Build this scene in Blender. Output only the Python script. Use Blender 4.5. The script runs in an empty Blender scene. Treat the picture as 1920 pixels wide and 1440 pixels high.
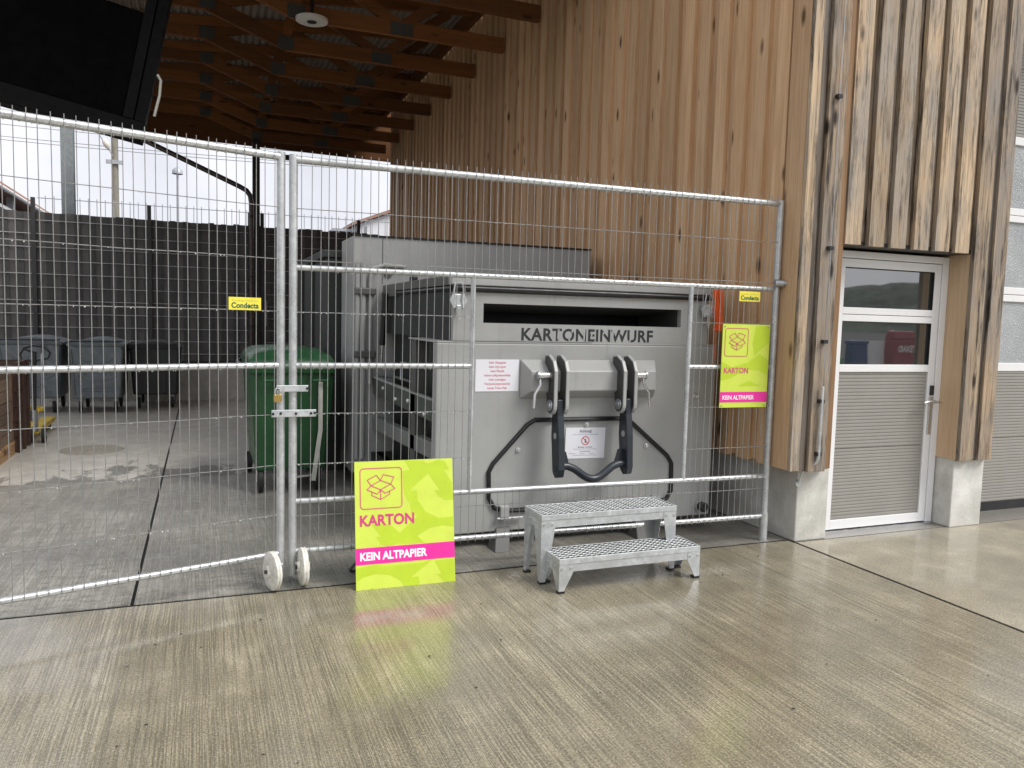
import bpy, bmesh, math, random
from mathutils import Vector, Matrix
random.seed(7)
S = bpy.context.scene
COL = S.collection
R = math.radians

# ------------------------------------------------------------------ camera
cam_d = bpy.data.cameras.new('camera')
cam = bpy.data.objects.new('camera', cam_d)
COL.objects.link(cam)
cam_d.sensor_width = 36.0
cam_d.lens = 1460.0 / 1920.0 * 36.0
cam_d.clip_start = 0.05
cam_d.clip_end = 3000
right = Vector((0.92949816, -0.36789575, 0.02618966))
down = Vector((-0.00656711, -0.08750508, -0.99614243))
fwd = Vector((0.36876829, 0.92574056, -0.08375182))
M = Matrix((right, -down, -fwd)).transposed().to_4x4()
M.translation = Vector((0, 0, 1.5))
cam.matrix_world = M
S.camera = cam

# ------------------------------------------------------------------ sky, sun, exposure
SUN_EL, SUN_AZ = R(50), R(135)          # overcast, brighter from the right behind the camera
W = bpy.data.worlds.new('World')
S.world = W
W.use_nodes = True
nt = W.node_tree
nt.nodes.clear()
o_ = nt.nodes.new('ShaderNodeOutputWorld')
bg = nt.nodes.new('ShaderNodeBackground')
sky = nt.nodes.new('ShaderNodeTexSky')
sky.sky_type = 'NISHITA'
sky.sun_disc = False
sky.sun_elevation = SUN_EL
sky.sun_rotation = SUN_AZ
sky.air_density = 1.0
sky.dust_density = 4.0
hsv = nt.nodes.new('ShaderNodeHueSaturation')
hsv.inputs['Saturation'].default_value = 0.12
tc = nt.nodes.new('ShaderNodeTexCoord')
nz = nt.nodes.new('ShaderNodeTexNoise')
nz.inputs['Scale'].default_value = 3.4
nz.inputs['Detail'].default_value = 5
rp = nt.nodes.new('ShaderNodeValToRGB')
rp.color_ramp.elements[0].position = 0.3
rp.color_ramp.elements[0].color = (6.3, 6.5, 7.3, 1)
rp.color_ramp.elements[1].position = 0.72
rp.color_ramp.elements[1].color = (10.6, 10.7, 11.1, 1)
mx = nt.nodes.new('ShaderNodeMixRGB')
mx.inputs[0].default_value = 0.85
nt.links.new(tc.outputs['Generated'], nz.inputs['Vector'])
nt.links.new(nz.outputs['Fac'], rp.inputs[0])
nt.links.new(sky.outputs[0], hsv.inputs['Color'])
nt.links.new(hsv.outputs[0], mx.inputs[1])
nt.links.new(rp.outputs[0], mx.inputs[2])
nt.links.new(mx.outputs[0], bg.inputs['Color'])
bg.inputs['Strength'].default_value = 0.06
nt.links.new(bg.outputs[0], o_.inputs[0])

sun_d = bpy.data.lights.new('sun', 'SUN')
sun_d.energy = 1.5
sun_d.angle = R(25)
sun_d.color = (1.0, 0.97, 0.93)
sun = bpy.data.objects.new('sun', sun_d)
COL.objects.link(sun)
sdir = Vector((math.sin(SUN_AZ) * math.cos(SUN_EL), math.cos(SUN_AZ) * math.cos(SUN_EL), math.sin(SUN_EL)))
sun.rotation_euler = sdir.to_track_quat('Z', 'Y').to_euler()
sun.location = sdir * 30

S.view_settings.view_transform = 'Standard'
S.view_settings.look = 'None'
S.view_settings.exposure = 1.04
S.view_settings.gamma = 1
S.view_settings.use_curve_mapping = False
S.cycles.max_bounces = 8
S.cycles.use_denoising = True

# ------------------------------------------------------------------ materials
MT = {}


class NB:
    """small node-building helper"""
    def __init__(s, name):
        m = bpy.data.materials.new(name)
        m.use_nodes = True
        s.m = m
        s.t = m.node_tree
        s.p = s.t.nodes['Principled BSDF']
        MT[name] = m

    def n(s, kind, **kw):
        x = s.t.nodes.new('ShaderNode' + kind)
        for k, v in kw.items():
            if k in x.inputs:
                x.inputs[k].default_value = v
            else:
                setattr(x, k, v)
        return x

    def l(s, a, b):
        s.t.links.new(a, b)

    def setp(s, **kw):
        for k, v in kw.items():
            k = k.replace('_', ' ')
            s.p.inputs[k].default_value = v

    def coord(s, scale=(1, 1, 1), rnd=False):
        t = s.n('TexCoord')
        mp = s.n('Mapping')
        mp.inputs['Scale'].default_value = scale
        s.l(t.outputs['Object'], mp.inputs['Vector'])
        if rnd:
            oi = s.n('ObjectInfo')
            mu = s.n('Math', operation='MULTIPLY')
            mu.inputs[1].default_value = 137.0
            s.l(oi.outputs['Random'], mu.inputs[0])
            cb = s.n('CombineXYZ')
            s.l(mu.outputs[0], cb.inputs[0])
            s.l(mu.outputs[0], cb.inputs[2])
            ad = s.n('VectorMath', operation='ADD')
            s.l(mp.outputs[0], ad.inputs[0])
            s.l(cb.outputs[0], ad.inputs[1])
            return ad.outputs[0]
        return mp.outputs[0]

    def noise(s, vec, scale=5, detail=4, rough=0.55):
        x = s.n('TexNoise')
        x.inputs['Scale'].default_value = scale
        x.inputs['Detail'].default_value = detail
        x.inputs['Roughness'].default_value = rough
        s.l(vec, x.inputs['Vector'])
        return x.outputs['Fac']

    def ramp(s, fac, stops):
        x = s.n('ValToRGB')
        cr = x.color_ramp
        while len(cr.elements) < len(stops):
            cr.elements.new(0.5)
        for e, (p, c) in zip(cr.elements, stops):
            e.position = p
            e.color = (c, c, c, 1) if not isinstance(c, tuple) else (*c[:3], 1)
        s.l(fac, x.inputs[0])
        return x.outputs[0]

    def mix(s, fac, a, b, mode='MIX'):
        x = s.n('MixRGB', blend_type=mode)
        for i, v in enumerate((fac, a, b)):
            if hasattr(v, 'is_output'):
                s.l(v, x.inputs[i])
            elif i == 0:
                x.inputs[0].default_value = v
            else:
                x.inputs[i].default_value = (*v[:3], 1)
        return x.outputs[0]

    def math(s, op, a, b=0.0):
        x = s.n('Math', operation=op)
        for i, v in enumerate((a, b)):
            if hasattr(v, 'is_output'):
                s.l(v, x.inputs[i])
            else:
                x.inputs[i].default_value = v
        return x.outputs[0]

    def bump(s, h, strength=0.3, dist=0.01):
        b = s.n('Bump')
        b.inputs['Strength'].default_value = strength
        b.inputs['Distance'].default_value = dist
        s.l(h, b.inputs['Height'])
        return b.outputs[0]


def simple(name, col, rough=0.5, metal=0.0, var=0.15, scale=6.0, bump=0.0, bscale=40, rvar=0.1, spec=0.5):
    b = NB(name)
    b.setp(Roughness=rough, Metallic=metal)
    b.p.inputs['Specular IOR Level'].default_value = spec
    v = b.coord(rnd=True)
    f = b.noise(v, scale, 5, 0.6)
    lo = tuple(c * (1 - var) for c in col)
    hi = tuple(min(1, c * (1 + var)) for c in col)
    b.l(b.ramp(f, [(0.3, lo), (0.7, hi)]), b.p.inputs['Base Color'])
    f2 = b.noise(v, scale * 3.1, 4)
    b.l(b.ramp(f2, [(0.3, max(0.02, rough - rvar)), (0.7, min(1, rough + rvar))]), b.p.inputs['Roughness'])
    if bump:
        b.l(b.bump(b.noise(v, bscale, 4), bump, 0.004), b.p.inputs['Normal'])
    return b


def concrete(name, c1, c2, wet, broom, film=0.11, edge=None, gr=1.0):
    """broomed concrete: c1 in the grooves, c2 on the ridges, a water film in patches"""
    b = NB(name)
    v = b.coord()
    big = b.noise(v, 1.1, 5, 0.66)
    med = b.noise(v, 4.0, 6, 0.68)
    grain = b.noise(v, 105, 4, 0.8)
    spk = b.noise(v, 70, 3, 0.7)
    wob = b.noise(v, 1.3, 3)
    wx = b.n('CombineXYZ')
    b.l(b.math('MULTIPLY', b.math('SUBTRACT', wob, 0.5), 1.6), wx.inputs[0])

    def warped(sc):
        ad = b.n('VectorMath', operation='ADD')
        b.l(b.coord(sc), ad.inputs[0])
        b.l(wx.outputs[0], ad.inputs[1])
        return ad.outputs[0]
    g1 = b.noise(warped((74, 0.75, 1)), 1.0, 2, 0.5)
    g3 = b.noise(warped((150, 2.2, 1)), 1.0, 1, 0.5)
    g2 = b.noise(warped((9, 0.22, 1)), 1.0, 4, 0.65)
    patch = b.ramp(b.noise(v, 1.7, 4, 0.6), [(0.34, 0.45), (0.58, 1.0)])
    ln = b.math('ABSOLUTE', b.math('SUBTRACT', g1, 0.5))
    groove = b.math('MULTIPLY', b.ramp(ln, [(0.012, 1.0), (0.055, 0.0)]), patch)
    groove = b.math('MAXIMUM', groove, b.math('MULTIPLY', b.ramp(g3, [(0.30, 1.0), (0.44, 0.0)]), 0.7))
    band = b.ramp(g2, [(0.35, 1.0), (0.62, 0.0)])
    dk = tuple(x * 0.30 for x in c1)
    col = b.mix(b.ramp(big, [(0.30, 0.0), (0.70, 1.0)]), c1, c2)
    col = b.mix(b.ramp(med, [(0.30, 0.55), (0.62, 0.0)]), col, tuple(x * 0.55 for x in c1))
    col = b.mix(b.ramp(med, [(0.55, 0.0), (0.8, 0.45)]), col, tuple(min(.8, x * 1.45) for x in c2))
    col = b.mix(b.math('MULTIPLY', band, 0.34 * broom), col, tuple(x * 0.5 for x in c1))
    col = b.mix(b.math('MULTIPLY', groove, 0.72 * broom), col, dk)
    col = b.mix(b.ramp(grain, [(0.36, 0.85 * gr), (0.50, 0.0)]), col, dk)
    col = b.mix(b.ramp(grain, [(0.54, 0.0), (0.68, 0.6 * gr)]), col, tuple(min(0.8, x * 1.6) for x in c2))
    col = b.mix(b.ramp(spk, [(0.70, 0.0), (0.76, 0.6 * gr)]), col, (0.62, 0.60, 0.54))
    wn = b.noise(v, 0.85, 5, 0.6)
    w = b.ramp(wn, [(0.43, 1.0), (0.52, 0.5), (0.68, 0.42)])
    col = b.mix(b.math('MULTIPLY', w, 0.26 * wet), col, dk)
    if edge:
        sx = b.n('SeparateXYZ')
        b.l(v, sx.inputs[0])
        en = b.math('MULTIPLY', b.math('SUBTRACT', b.noise(b.coord((1.6, 0.8, 1)), 1.5, 5, 0.7), 0.5), 7.0)
        ew = b.ramp(b.math('ADD', b.math('MULTIPLY', b.math('SUBTRACT', edge, sx.outputs[1]), 1.5), en), [(0.0, 0.0), (0.35, 1.0)])
        col = b.mix(b.math('MULTIPLY', ew, 0.62), col, dk)
        w = b.math('MAXIMUM', b.math('MULTIPLY', w, 0.2), ew)
        wet = 0.8
    b.l(col, b.p.inputs['Base Color'])
    b.l(b.ramp(w, [(0.0, 0.7 - 0.2 * wet), (1.0, 0.7 - 0.36 * wet)]), b.p.inputs['Roughness'])
    h = b.math('ADD', b.math('MULTIPLY', groove, -0.6 * broom), b.math('MULTIPLY', b.noise(v, 34, 5, 0.7), 0.55))
    h = b.math('ADD', h, b.math('MULTIPLY', grain, 0.22))
    b.l(b.bump(h, 0.55, 0.007), b.p.inputs['Normal'])
    if wet > 0:
        cwt = b.math('MULTIPLY', w, wet)
        if film > 0.3 and not edge:
            pn = b.noise(b.coord((9, 24, 1)), 1.0, 5, 0.75)
            cwt = b.math('MULTIPLY', cwt, b.ramp(pn, [(0.42, 0.15), (0.54, 1.0)]))
            col2 = b.mix(b.ramp(pn, [(0.40, 0.55), (0.52, 0.0)]), col, dk)
            b.l(col2, b.p.inputs['Base Color'])
        b.l(cwt, b.p.inputs['Coat Weight'])
        b.p.inputs['Coat Roughness'].default_value = 0.07
        b.p.inputs['Coat IOR'].default_value = 2.3 if film > 0.3 else 1.8
        b.l(b.bump(h, film, 0.005), b.p.inputs['Coat Normal'])
    return b


concrete('wet_concrete', (0.335, 0.288, 0.19), (0.53, 0.47, 0.34), 1.0, 1.0, 0.09)
concrete('wet_yard_concrete', (0.36, 0.34, 0.29), (0.52, 0.495, 0.44), 1.0, 0.7, 0.8, gr=0.7)
concrete('wet_smooth_concrete', (0.36, 0.32, 0.23), (0.50, 0.45, 0.345), 0.9, 0.12, 0.1)
concrete('dry_concrete', (0.46, 0.43, 0.375), (0.56, 0.53, 0.47), 0.12, 0.12, 0.3, 7.9)
concrete('plinth_concrete', (0.50, 0.49, 0.43), (0.76, 0.75, 0.71), 0.0, 0.0, gr=0.2)
concrete('cast_concrete', (0.46, 0.44, 0.39), (0.62, 0.60, 0.54), 0.0, 0.0, gr=0.3)


def wood(name, light, mid, dark, knots=0.5, grey=0.0, greycol=(0.30, 0.27, 0.235), black=(0.035, 0.03, 0.026),
         rough=0.65, axis='Z', streak=0.5, tone=(0.66, 1.2)):
    b = NB(name)
    st = {'Z': (1, 1, 0.045), 'X': (0.045, 1, 1), 'Y': (1, 0.045, 1)}[axis]
    kn = {'Z': (1, 1, 0.34), 'X': (0.34, 1, 1), 'Y': (1, 0.34, 1)}[axis]
    v = b.coord(st, rnd=True)
    g1 = b.noise(v, 55, 4, 0.6)
    g2 = b.noise(v, 14, 3, 0.6)
    oi = b.n('ObjectInfo')
    col = b.mix(b.ramp(g2, [(0.3, 0.0), (0.7, 1.0)]), mid, light)
    col = b.mix(b.ramp(g1, [(0.30, 0.75 * streak + 0.2), (0.56, 0.0)]), col, dark)
    tn = b.ramp(oi.outputs['Random'], [(0.0, tone[0]), (1.0, tone[1])])
    col = b.mix(1.0, col, tn, 'MULTIPLY')
    kv = b.coord(kn, rnd=True)
    if grey > 0:
        gv = b.coord((1, 1, 0.22), rnd=True)
        gn = b.noise(gv, 5.5, 5, 0.7)
        col = b.mix(b.ramp(gn, [(0.40, 0.0), (0.62, grey)]), col, greycol)
        bn = b.noise(b.coord((1, 1, 0.09), rnd=True), 15, 5, 0.72)
        col = b.mix(b.ramp(bn, [(0.51, 0.0), (0.66, min(1, grey * 1.15))]), col, black)
        bz = b.noise(b.coord((1, 1, 0.16), rnd=True), 6.5, 6, 0.75)
        col = b.mix(b.ramp(bz, [(0.54, 0.0), (0.70, 0.85)]), col, (0.055, 0.046, 0.038))
        fs = b.noise(b.coord((1, 1, 0.02), rnd=True), 130, 3, 0.6)
        col = b.mix(b.ramp(fs, [(0.30, 0.75), (0.44, 0.0)]), col, tuple(x * 0.5 for x in dark))
        col = b.mix(b.ramp(fs, [(0.60, 0.0), (0.75, 0.45)]), col, (0.52, 0.46, 0.39))
    vo = b.n('TexVoronoi')
    vo.inputs['Scale'].default_value = 5.5
    vo.inputs['Randomness'].default_value = 1.0
    b.l(kv, vo.inputs['Vector'])
    col = b.mix(b.ramp(vo.outputs['Distance'], [(0.06, knots), (0.15, 0.0)]), col, tuple(x * 0.35 for x in dark))
    b.l(col, b.p.inputs['Base Color'])
    b.setp(Roughness=rough)
    b.p.inputs['Specular IOR Level'].default_value = 0.3
    b.l(b.bump(g1, 0.5, 0.003), b.p.inputs['Normal'])
    return b


wood('cedar', (0.68, 0.46, 0.275), (0.57, 0.36, 0.195), (0.34, 0.185, 0.085), knots=0.98, streak=0.35, tone=(0.82, 1.12))
wood('weathered_wood', (0.60, 0.46, 0.30), (0.42, 0.295, 0.185), (0.085, 0.058, 0.036), knots=0.98, grey=1.0, greycol=(0.34, 0.295, 0.245))
wood('dark_weathered_wood', (0.50, 0.385, 0.26), (0.34, 0.24, 0.155), (0.07, 0.048, 0.03), knots=0.98, grey=1.0, greycol=(0.27, 0.235, 0.2), tone=(0.78, 1.1))
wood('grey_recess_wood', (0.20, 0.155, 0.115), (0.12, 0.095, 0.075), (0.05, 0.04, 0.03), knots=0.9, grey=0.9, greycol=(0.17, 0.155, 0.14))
wood('brown_timber', (0.33, 0.20, 0.105), (0.25, 0.14, 0.07), (0.11, 0.06, 0.03), knots=0.8, streak=0.4)
wood('pale_timber', (0.56, 0.41, 0.265), (0.47, 0.325, 0.20), (0.30, 0.19, 0.11), knots=0.7, streak=0.2)
wood('truss_timber', (0.23, 0.093, 0.027), (0.16, 0.062, 0.018), (0.07, 0.025, 0.008), knots=0.8, axis='X', streak=0.3)
wood('crate_wood', (0.20, 0.14, 0.10), (0.14, 0.095, 0.068), (0.10, 0.065, 0.045), knots=0.5, axis='Y', grey=0.0)
wood('pallet_wood', (0.50, 0.32, 0.17), (0.38, 0.23, 0.12), (0.2, 0.11, 0.05), knots=0.5, axis='Y')


def galv(name, col=(0.62, 0.64, 0.65), rough=0.42, metal=0.75, spangle=40):
    b = NB(name)
    v = b.coord(rnd=True)
    vo = b.n('TexVoronoi')
    vo.inputs['Scale'].default_value = spangle
    b.l(v, vo.inputs['Vector'])
    f = b.noise(v, 9, 5, 0.65)
    c = b.mix(b.ramp(vo.outputs['Color'], [(0.1, 0.0), (0.9, 1.0)]), tuple(x * 0.78 for x in col), col)
    c = b.mix(b.ramp(f, [(0.34, 0.5), (0.6, 0.0)]), c, tuple(x * 0.6 for x in col))
    b.l(c, b.p.inputs['Base Color'])
    b.setp(Metallic=metal)
    b.l(b.ramp(f, [(0.3, rough - 0.12), (0.7, rough + 0.12)]), b.p.inputs['Roughness'])
    return b


galv('galvanised_tube', (0.66, 0.68, 0.68), 0.36, 0.55, 60)
galv('galvanised_wire', (0.36, 0.36, 0.35), 0.42, 0.35, 60)
galv('galvanised_sheet', (0.70, 0.73, 0.74), 0.44, 0.62, 38)
galv('galvanised_post', (0.34, 0.37, 0.38), 0.55, 0.4, 25)
galv('bin_metal', (0.22, 0.25, 0.265), 0.42, 0.55, 14)
galv('nail_plate', (0.11, 0.11, 0.10), 0.5, 0.5, 80)
galv('galvanised_tread', (0.56, 0.58, 0.58), 0.5, 0.5, 38)
simple('hole_shade_zinc', (0.03, 0.03, 0.028), 0.8, 0, 0.3, spec=0.1)  # near-black tone standing for the shade inside the tread holes
simple('steel', (0.62, 0.62, 0.61), 0.3, 0.9, 0.1)
simple('gas_steel', (0.45, 0.47, 0.49), 0.35, 0.8, 0.2)


def paint(name, col, rough=0.42, dirt=0.25):
    b = NB(name)
    v = b.coord()
    f = b.noise(v, 2.2, 6, 0.65)
    run = b.noise(b.coord((1, 1, 0.06)), 14, 4, 0.6)
    fine = b.noise(v, 110, 3, 0.6)
    c = b.mix(b.ramp(f, [(0.35, dirt), (0.65, 0.0)]), col, tuple(x * 0.78 for x in col))
    c = b.mix(b.ramp(run, [(0.56, 0.0), (0.75, dirt)]), c, tuple(x * 0.72 for x in col))
    scr = b.noise(b.coord((2.5, 2.5, 40)), 3.0, 3, 0.6)
    c = b.mix(b.ramp(scr, [(0.70, 0.0), (0.73, 0.35)]), c, tuple(min(.8, x * 1.5 + .02) for x in col))
    spot = b.noise(v, 23, 5, 0.75)
    c = b.mix(b.ramp(spot, [(0.70, 0.0), (0.76, 0.55)]), c, tuple(x * 0.45 for x in col))
    b.l(c, b.p.inputs['Base Color'])
    b.l(b.ramp(f, [(0.3, rough - 0.08), (0.7, rough + 0.12)]), b.p.inputs['Roughness'])
    h = b.math('ADD', b.math('MULTIPLY', fine, 0.12), f)
    b.l(b.bump(h, 0.22, 0.004), b.p.inputs['Normal'])
    return b


paint('machine_grey', (0.385, 0.388, 0.375), 0.40, 0.6)
paint('machine_grey_dark', (0.10, 0.10, 0.095), 0.45, 0.5)
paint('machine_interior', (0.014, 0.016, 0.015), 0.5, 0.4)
paint('beam_green_grey', (0.075, 0.085, 0.07), 0.4, 0.5)
paint('beam_light_grey', (0.21, 0.215, 0.205), 0.4, 0.5)
paint('container_dark', (0.030, 0.032, 0.031), 0.5, 0.4)
paint('hook_blue_black', (0.022, 0.028, 0.036), 0.32, 0.3)
simple('lug_shade_grey', (0.05, 0.05, 0.05), 0.45, 0, 0.3)  # shade colour for the left sides of the lug plates
simple('rubber_black', (0.010, 0.010, 0.011), 0.38, 0, 0.3)
simple('black_panel', (0.0025, 0.0025, 0.0028), 0.85, 0, 0.3, spec=0.05)
simple('black_rail', (0.003, 0.003, 0.0035), 0.6, 0, 0.3, spec=0.12)
simple('black_metal', (0.02, 0.02, 0.022), 0.4, 0, 0.3)
simple('white_aluminium', (0.80, 0.80, 0.80), 0.35, 0, 0.03, 2)
simple('white_plastic', (0.70, 0.69, 0.64), 0.4, 0, 0.10, 14)
simple('nylon_white', (0.70, 0.68, 0.61), 0.5, 0, 0.28, 30)
simple('ribbed_panel_grey', (0.30, 0.287, 0.26), 0.42, 0, 0.05, 3)
simple('bin_green', (0.010, 0.060, 0.017), 0.38, 0, 0.18, 4, bump=0.1, bscale=120)
simple('lid_green', (0.015, 0.060, 0.024), 0.3, 0, 0.25, 5)
simple('brass', (0.55, 0.38, 0.12), 0.3, 0.9, 0.1)
simple('sign_lime', (0.60, 0.72, 0.085), 0.34, 0, 0.05, 9)
simple('sign_lime_dark', (0.48, 0.635, 0.03), 0.34, 0, 0.05, 9)
simple('sign_pink', (0.80, 0.030, 0.33), 0.32, 0, 0.02, 2)
simple('sign_pink_line', (0.62, 0.05, 0.20), 0.35, 0, 0.03, 2)
simple('sign_white', (0.86, 0.86, 0.86), 0.35, 0, 0.02, 2)
simple('sign_back', (0.35, 0.35, 0.33), 0.5, 0, 0.05)
simple('label_yellow', (0.82, 0.72, 0.07), 0.4, 0, 0.08, 12)
simple('label_green_text', (0.02, 0.10, 0.06), 0.5)
simple('label_faint_text', (0.62, 0.58, 0.12), 0.5)
simple('paper', (0.80, 0.80, 0.84), 0.5, 0, 0.02, 3)
simple('red_text', (0.60, 0.09, 0.14), 0.5)
simple('dark_text', (0.09, 0.10, 0.14), 0.5)
simple('faint_text', (0.45, 0.46, 0.52), 0.5)
simple('stencil_black', (0.022, 0.024, 0.026), 0.5, 0, 0.3, 30)
simple('orange_strap', (0.85, 0.13, 0.02), 0.6, 0, 0.2)
simple('jack_yellow', (0.62, 0.42, 0.02), 0.35, 0, 0.2, 8)
simple('maroon_paint', (0.055, 0.026, 0.018), 0.5, 0, 0.3)
simple('privacy_slat', (0.06, 0.058, 0.056), 0.5, 0, 0.3, 3)
simple('privacy_slat_brown', (0.115, 0.105, 0.098), 0.5, 0, 0.3, 3)
simple('privacy_wire', (0.55, 0.55, 0.55), 0.35, 0.2, 0.2)
simple('fence_post_dark', (0.05, 0.048, 0.047), 0.45)
simple('downpipe_brown', (0.10, 0.082, 0.072), 0.3, 0.4, 0.2)
simple('column_dark', (0.03, 0.027, 0.026), 0.5)
simple('roof_sheet', (0.24, 0.21, 0.18), 0.5, 0, 0.08)
simple('pole_wood', (0.25, 0.235, 0.19), 0.7, 0, 0.15)
simple('house_white', (0.80, 0.80, 0.82), 0.7, 0, 0.05)
simple('house_beige', (0.45, 0.43, 0.38), 0.7, 0, 0.1)
simple('shed_grey', (0.20, 0.20, 0.20), 0.7, 0, 0.15)
simple('terracotta', (0.40, 0.22, 0.16), 0.7, 0, 0.15, 3)
simple('far_steel', (0.42, 0.44, 0.47), 0.5, 0.2, 0.1)
simple('tarp_white', (0.80, 0.81, 0.84), 0.45, 0, 0.04, 3)
simple('foliage_hill', (0.05, 0.065, 0.045), 0.9, 0, 0.5, 0.06)
simple('gravel', (0.30, 0.29, 0.27), 0.8, 0, 0.6, 60)
simple('asphalt_base', (0.012, 0.011, 0.010), 0.8, 0, 0.4, 40)
simple('sealant_black', (0.006, 0.006, 0.006), 0.55, 0, 0.4, 30, bump=0.4, bscale=60, spec=0.2)
simple('manhole_iron', (0.27, 0.245, 0.20), 0.7, 0, 0.35, 40, bump=0.5, bscale=90)
simple('bank_red', (0.30, 0.03, 0.045), 0.4)
simple('board_blue', (0.02, 0.045, 0.18), 0.4)
simple('bin_pale', (0.45, 0.46, 0.45), 0.5)
simple('bin_bright_green', (0.06, 0.32, 0.10), 0.5)
simple('strap_grey', (0.55, 0.54, 0.48), 0.6)
simple('tyre_black', (0.014, 0.014, 0.014), 0.7)

simple('rain_bead', (0.85, 0.86, 0.88), 0.08, 0, 0.02)
b = NB('door_glass')
b.setp(Roughness=0.02, IOR=3.0)
b.p.inputs['Base Color'].default_value = (0.028, 0.032, 0.033, 1)
dv = b.coord()
dn = b.noise(dv, 2.0, 2)
b.l(b.bump(dn, 0.05, 0.01), b.p.inputs['Normal'])
b = NB('rain_glass')
v_ = b.coord()
sp = b.noise(v_, 95, 3, 0.6)
pt = b.noise(v_, 2.1, 4, 0.6)
b.l(b.mix(b.ramp(pt, [(0.3, 0.0), (0.7, 1.0)]), (0.34, 0.36, 0.37), (0.48, 0.50, 0.51)), b.p.inputs['Base Color'])
b.setp(Roughness=0.12, IOR=1.6)
b.l(b.bump(b.ramp(sp, [(0.45, 0.0), (0.62, 1.0)]), 0.6, 0.004), b.p.inputs['Normal'])


# ------------------------------------------------------------------ geometry helpers
class MB:
    def __init__(s):
        s.v, s.f = [], []

    def add(s, vs, fs):
        k = len(s.v)
        s.v += [tuple(p) for p in vs]
        s.f += [tuple(i + k for i in f) for f in fs]
        return s

    def box(s, x0, x1, y0, y1, z0, z1):
        vs = [(x, y, z) for z in (z0, z1) for y in (y0, y1) for x in (x0, x1)]
        return s.add(vs, [(0, 2, 3, 1), (4, 5, 7, 6), (0, 1, 5, 4), (2, 6, 7, 3), (0, 4, 6, 2), (1, 3, 7, 5)])

    def obox(s, p0, p1, w, h, up=(0, 0, 1)):
        """beam from p0 to p1, w wide (sideways) and h high (along up)"""
        p0, p1 = Vector(p0), Vector(p1)
        d = (p1 - p0).normalized()
        sd = d.cross(Vector(up)).normalized()
        u = sd.cross(d).normalized()
        vs = []
        for p in (p0, p1):
            for a, c in ((-1, -1), (1, -1), (1, 1), (-1, 1)):
                vs.append(p + sd * (a * w / 2) + u * (c * h / 2))
        return s.add(vs, [(3, 2, 1, 0), (4, 5, 6, 7), (0, 1, 5, 4), (1, 2, 6, 5), (2, 3, 7, 6), (3, 0, 4, 7)])

    def prism(s, pts, d):
        """closed polygon (3D points) extruded by vector d"""
        n = len(pts)
        d = Vector(d)
        a = [Vector(p) for p in pts]
        vs = a + [p + d for p in a]
        fs = [tuple(range(n))[::-1], tuple(range(n, 2 * n))]
        fs += [(i, (i + 1) % n, (i + 1) % n + n, i + n) for i in range(n)]
        return s.add(vs, fs)

    def tube(s, path, r, n=8, closed=False, cap=True):
        P = [Vector(p) for p in path]
        m = len(P)
        rs = r if isinstance(r, (list, tuple)) else [r] * m
        T = []
        for i in range(m):
            if closed:
                t = P[(i + 1) % m] - P[i - 1]
            else:
                t = P[min(i + 1, m - 1)] - P[max(i - 1, 0)]
            T.append(t.normalized())
        ref = Vector((0, 0, 1)) if abs(T[0].z) < 0.9 else Vector((1, 0, 0))
        nrm = (ref - T[0] * ref.dot(T[0])).normalized()
        vs, fs = [], []
        for i in range(m):
            nrm = (nrm - T[i] * nrm.dot(T[i])).normalized()
            bi = T[i].cross(nrm)
            for k in range(n):
                a = 2 * math.pi * k / n
                vs.append(P[i] + (nrm * math.cos(a) + bi * math.sin(a)) * rs[i])
        for i in range(m if closed else m - 1):
            j = (i + 1) % m
            for k in range(n):
                k2 = (k + 1) % n
                fs.append((i * n + k, i * n + k2, j * n + k2, j * n + k))
        if cap and not closed:
            fs.append(tuple(range(n))[::-1])
            fs.append(tuple((m - 1) * n + k for k in range(n)))
        return s.add(vs, fs)

    def lathe(s, c, axis, prof, n=20):
        """prof: (distance along axis, radius) pairs"""
        c, ax = Vector(c), Vector(axis).normalized()
        ref = Vector((0, 0, 1)) if abs(ax.z) < 0.9 else Vector((1, 0, 0))
        u = ax.cross(ref).normalized()
        w = ax.cross(u)
        vs, fs = [], []
        for t, r in prof:
            for k in range(n):
                a = 2 * math.pi * k / n
                vs.append(c + ax * t + (u * math.cos(a) + w * math.sin(a)) * max(r, 1e-4))
        for i in range(len(prof) - 1):
            for k in range(n):
                k2 = (k + 1) % n
                fs.append((i * n + k, (i + 1) * n + k, (i + 1) * n + k2, i * n + k2))
        fs.append(tuple(range(n)))
        fs.append(tuple((len(prof) - 1) * n + k for k in range(n))[::-1])
        return s.add(vs, fs)

    def mesh(s, name, mat, off=(0, 0, 0), smooth=False):
        me = bpy.data.meshes.new(name)
        me.from_pydata([(p[0] - off[0], p[1] - off[1], p[2] - off[2]) for p in s.v], [], s.f)
        bm = bmesh.new()
        bm.from_mesh(me)
        bmesh.ops.recalc_face_normals(bm, faces=bm.faces)
        bm.to_mesh(me)
        bm.free()
        me.materials.append(MT[mat])
        if smooth:
            for p in me.polygons:
                p.use_smooth = True
            try:
                me.set_sharp_from_angle(angle=R(40))
            except Exception:
                pass
        me.update()
        return me

    def build(s, name, mat, parent=None, smooth=False, bevel=0.0, label=None, kind=None):
        off = root_loc(parent)
        o = bpy.data.objects.new(name, s.mesh(name, mat, off, smooth))
        COL.objects.link(o)
        if parent is not None:
            o.parent = parent
        if bevel:
            m = o.modifiers.new('bevel', 'BEVEL')
            m.width = bevel
            m.segments = 2
            m.limit_method = 'ANGLE'
        if label:
            o['label'] = label
        if kind:
            o['kind'] = kind
        return o


ROOT = {}


def root_loc(o):
    if o is None:
        return (0, 0, 0)
    while o.parent is not None:
        o = o.parent
    return ROOT.get(o.name, (0, 0, 0))


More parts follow.
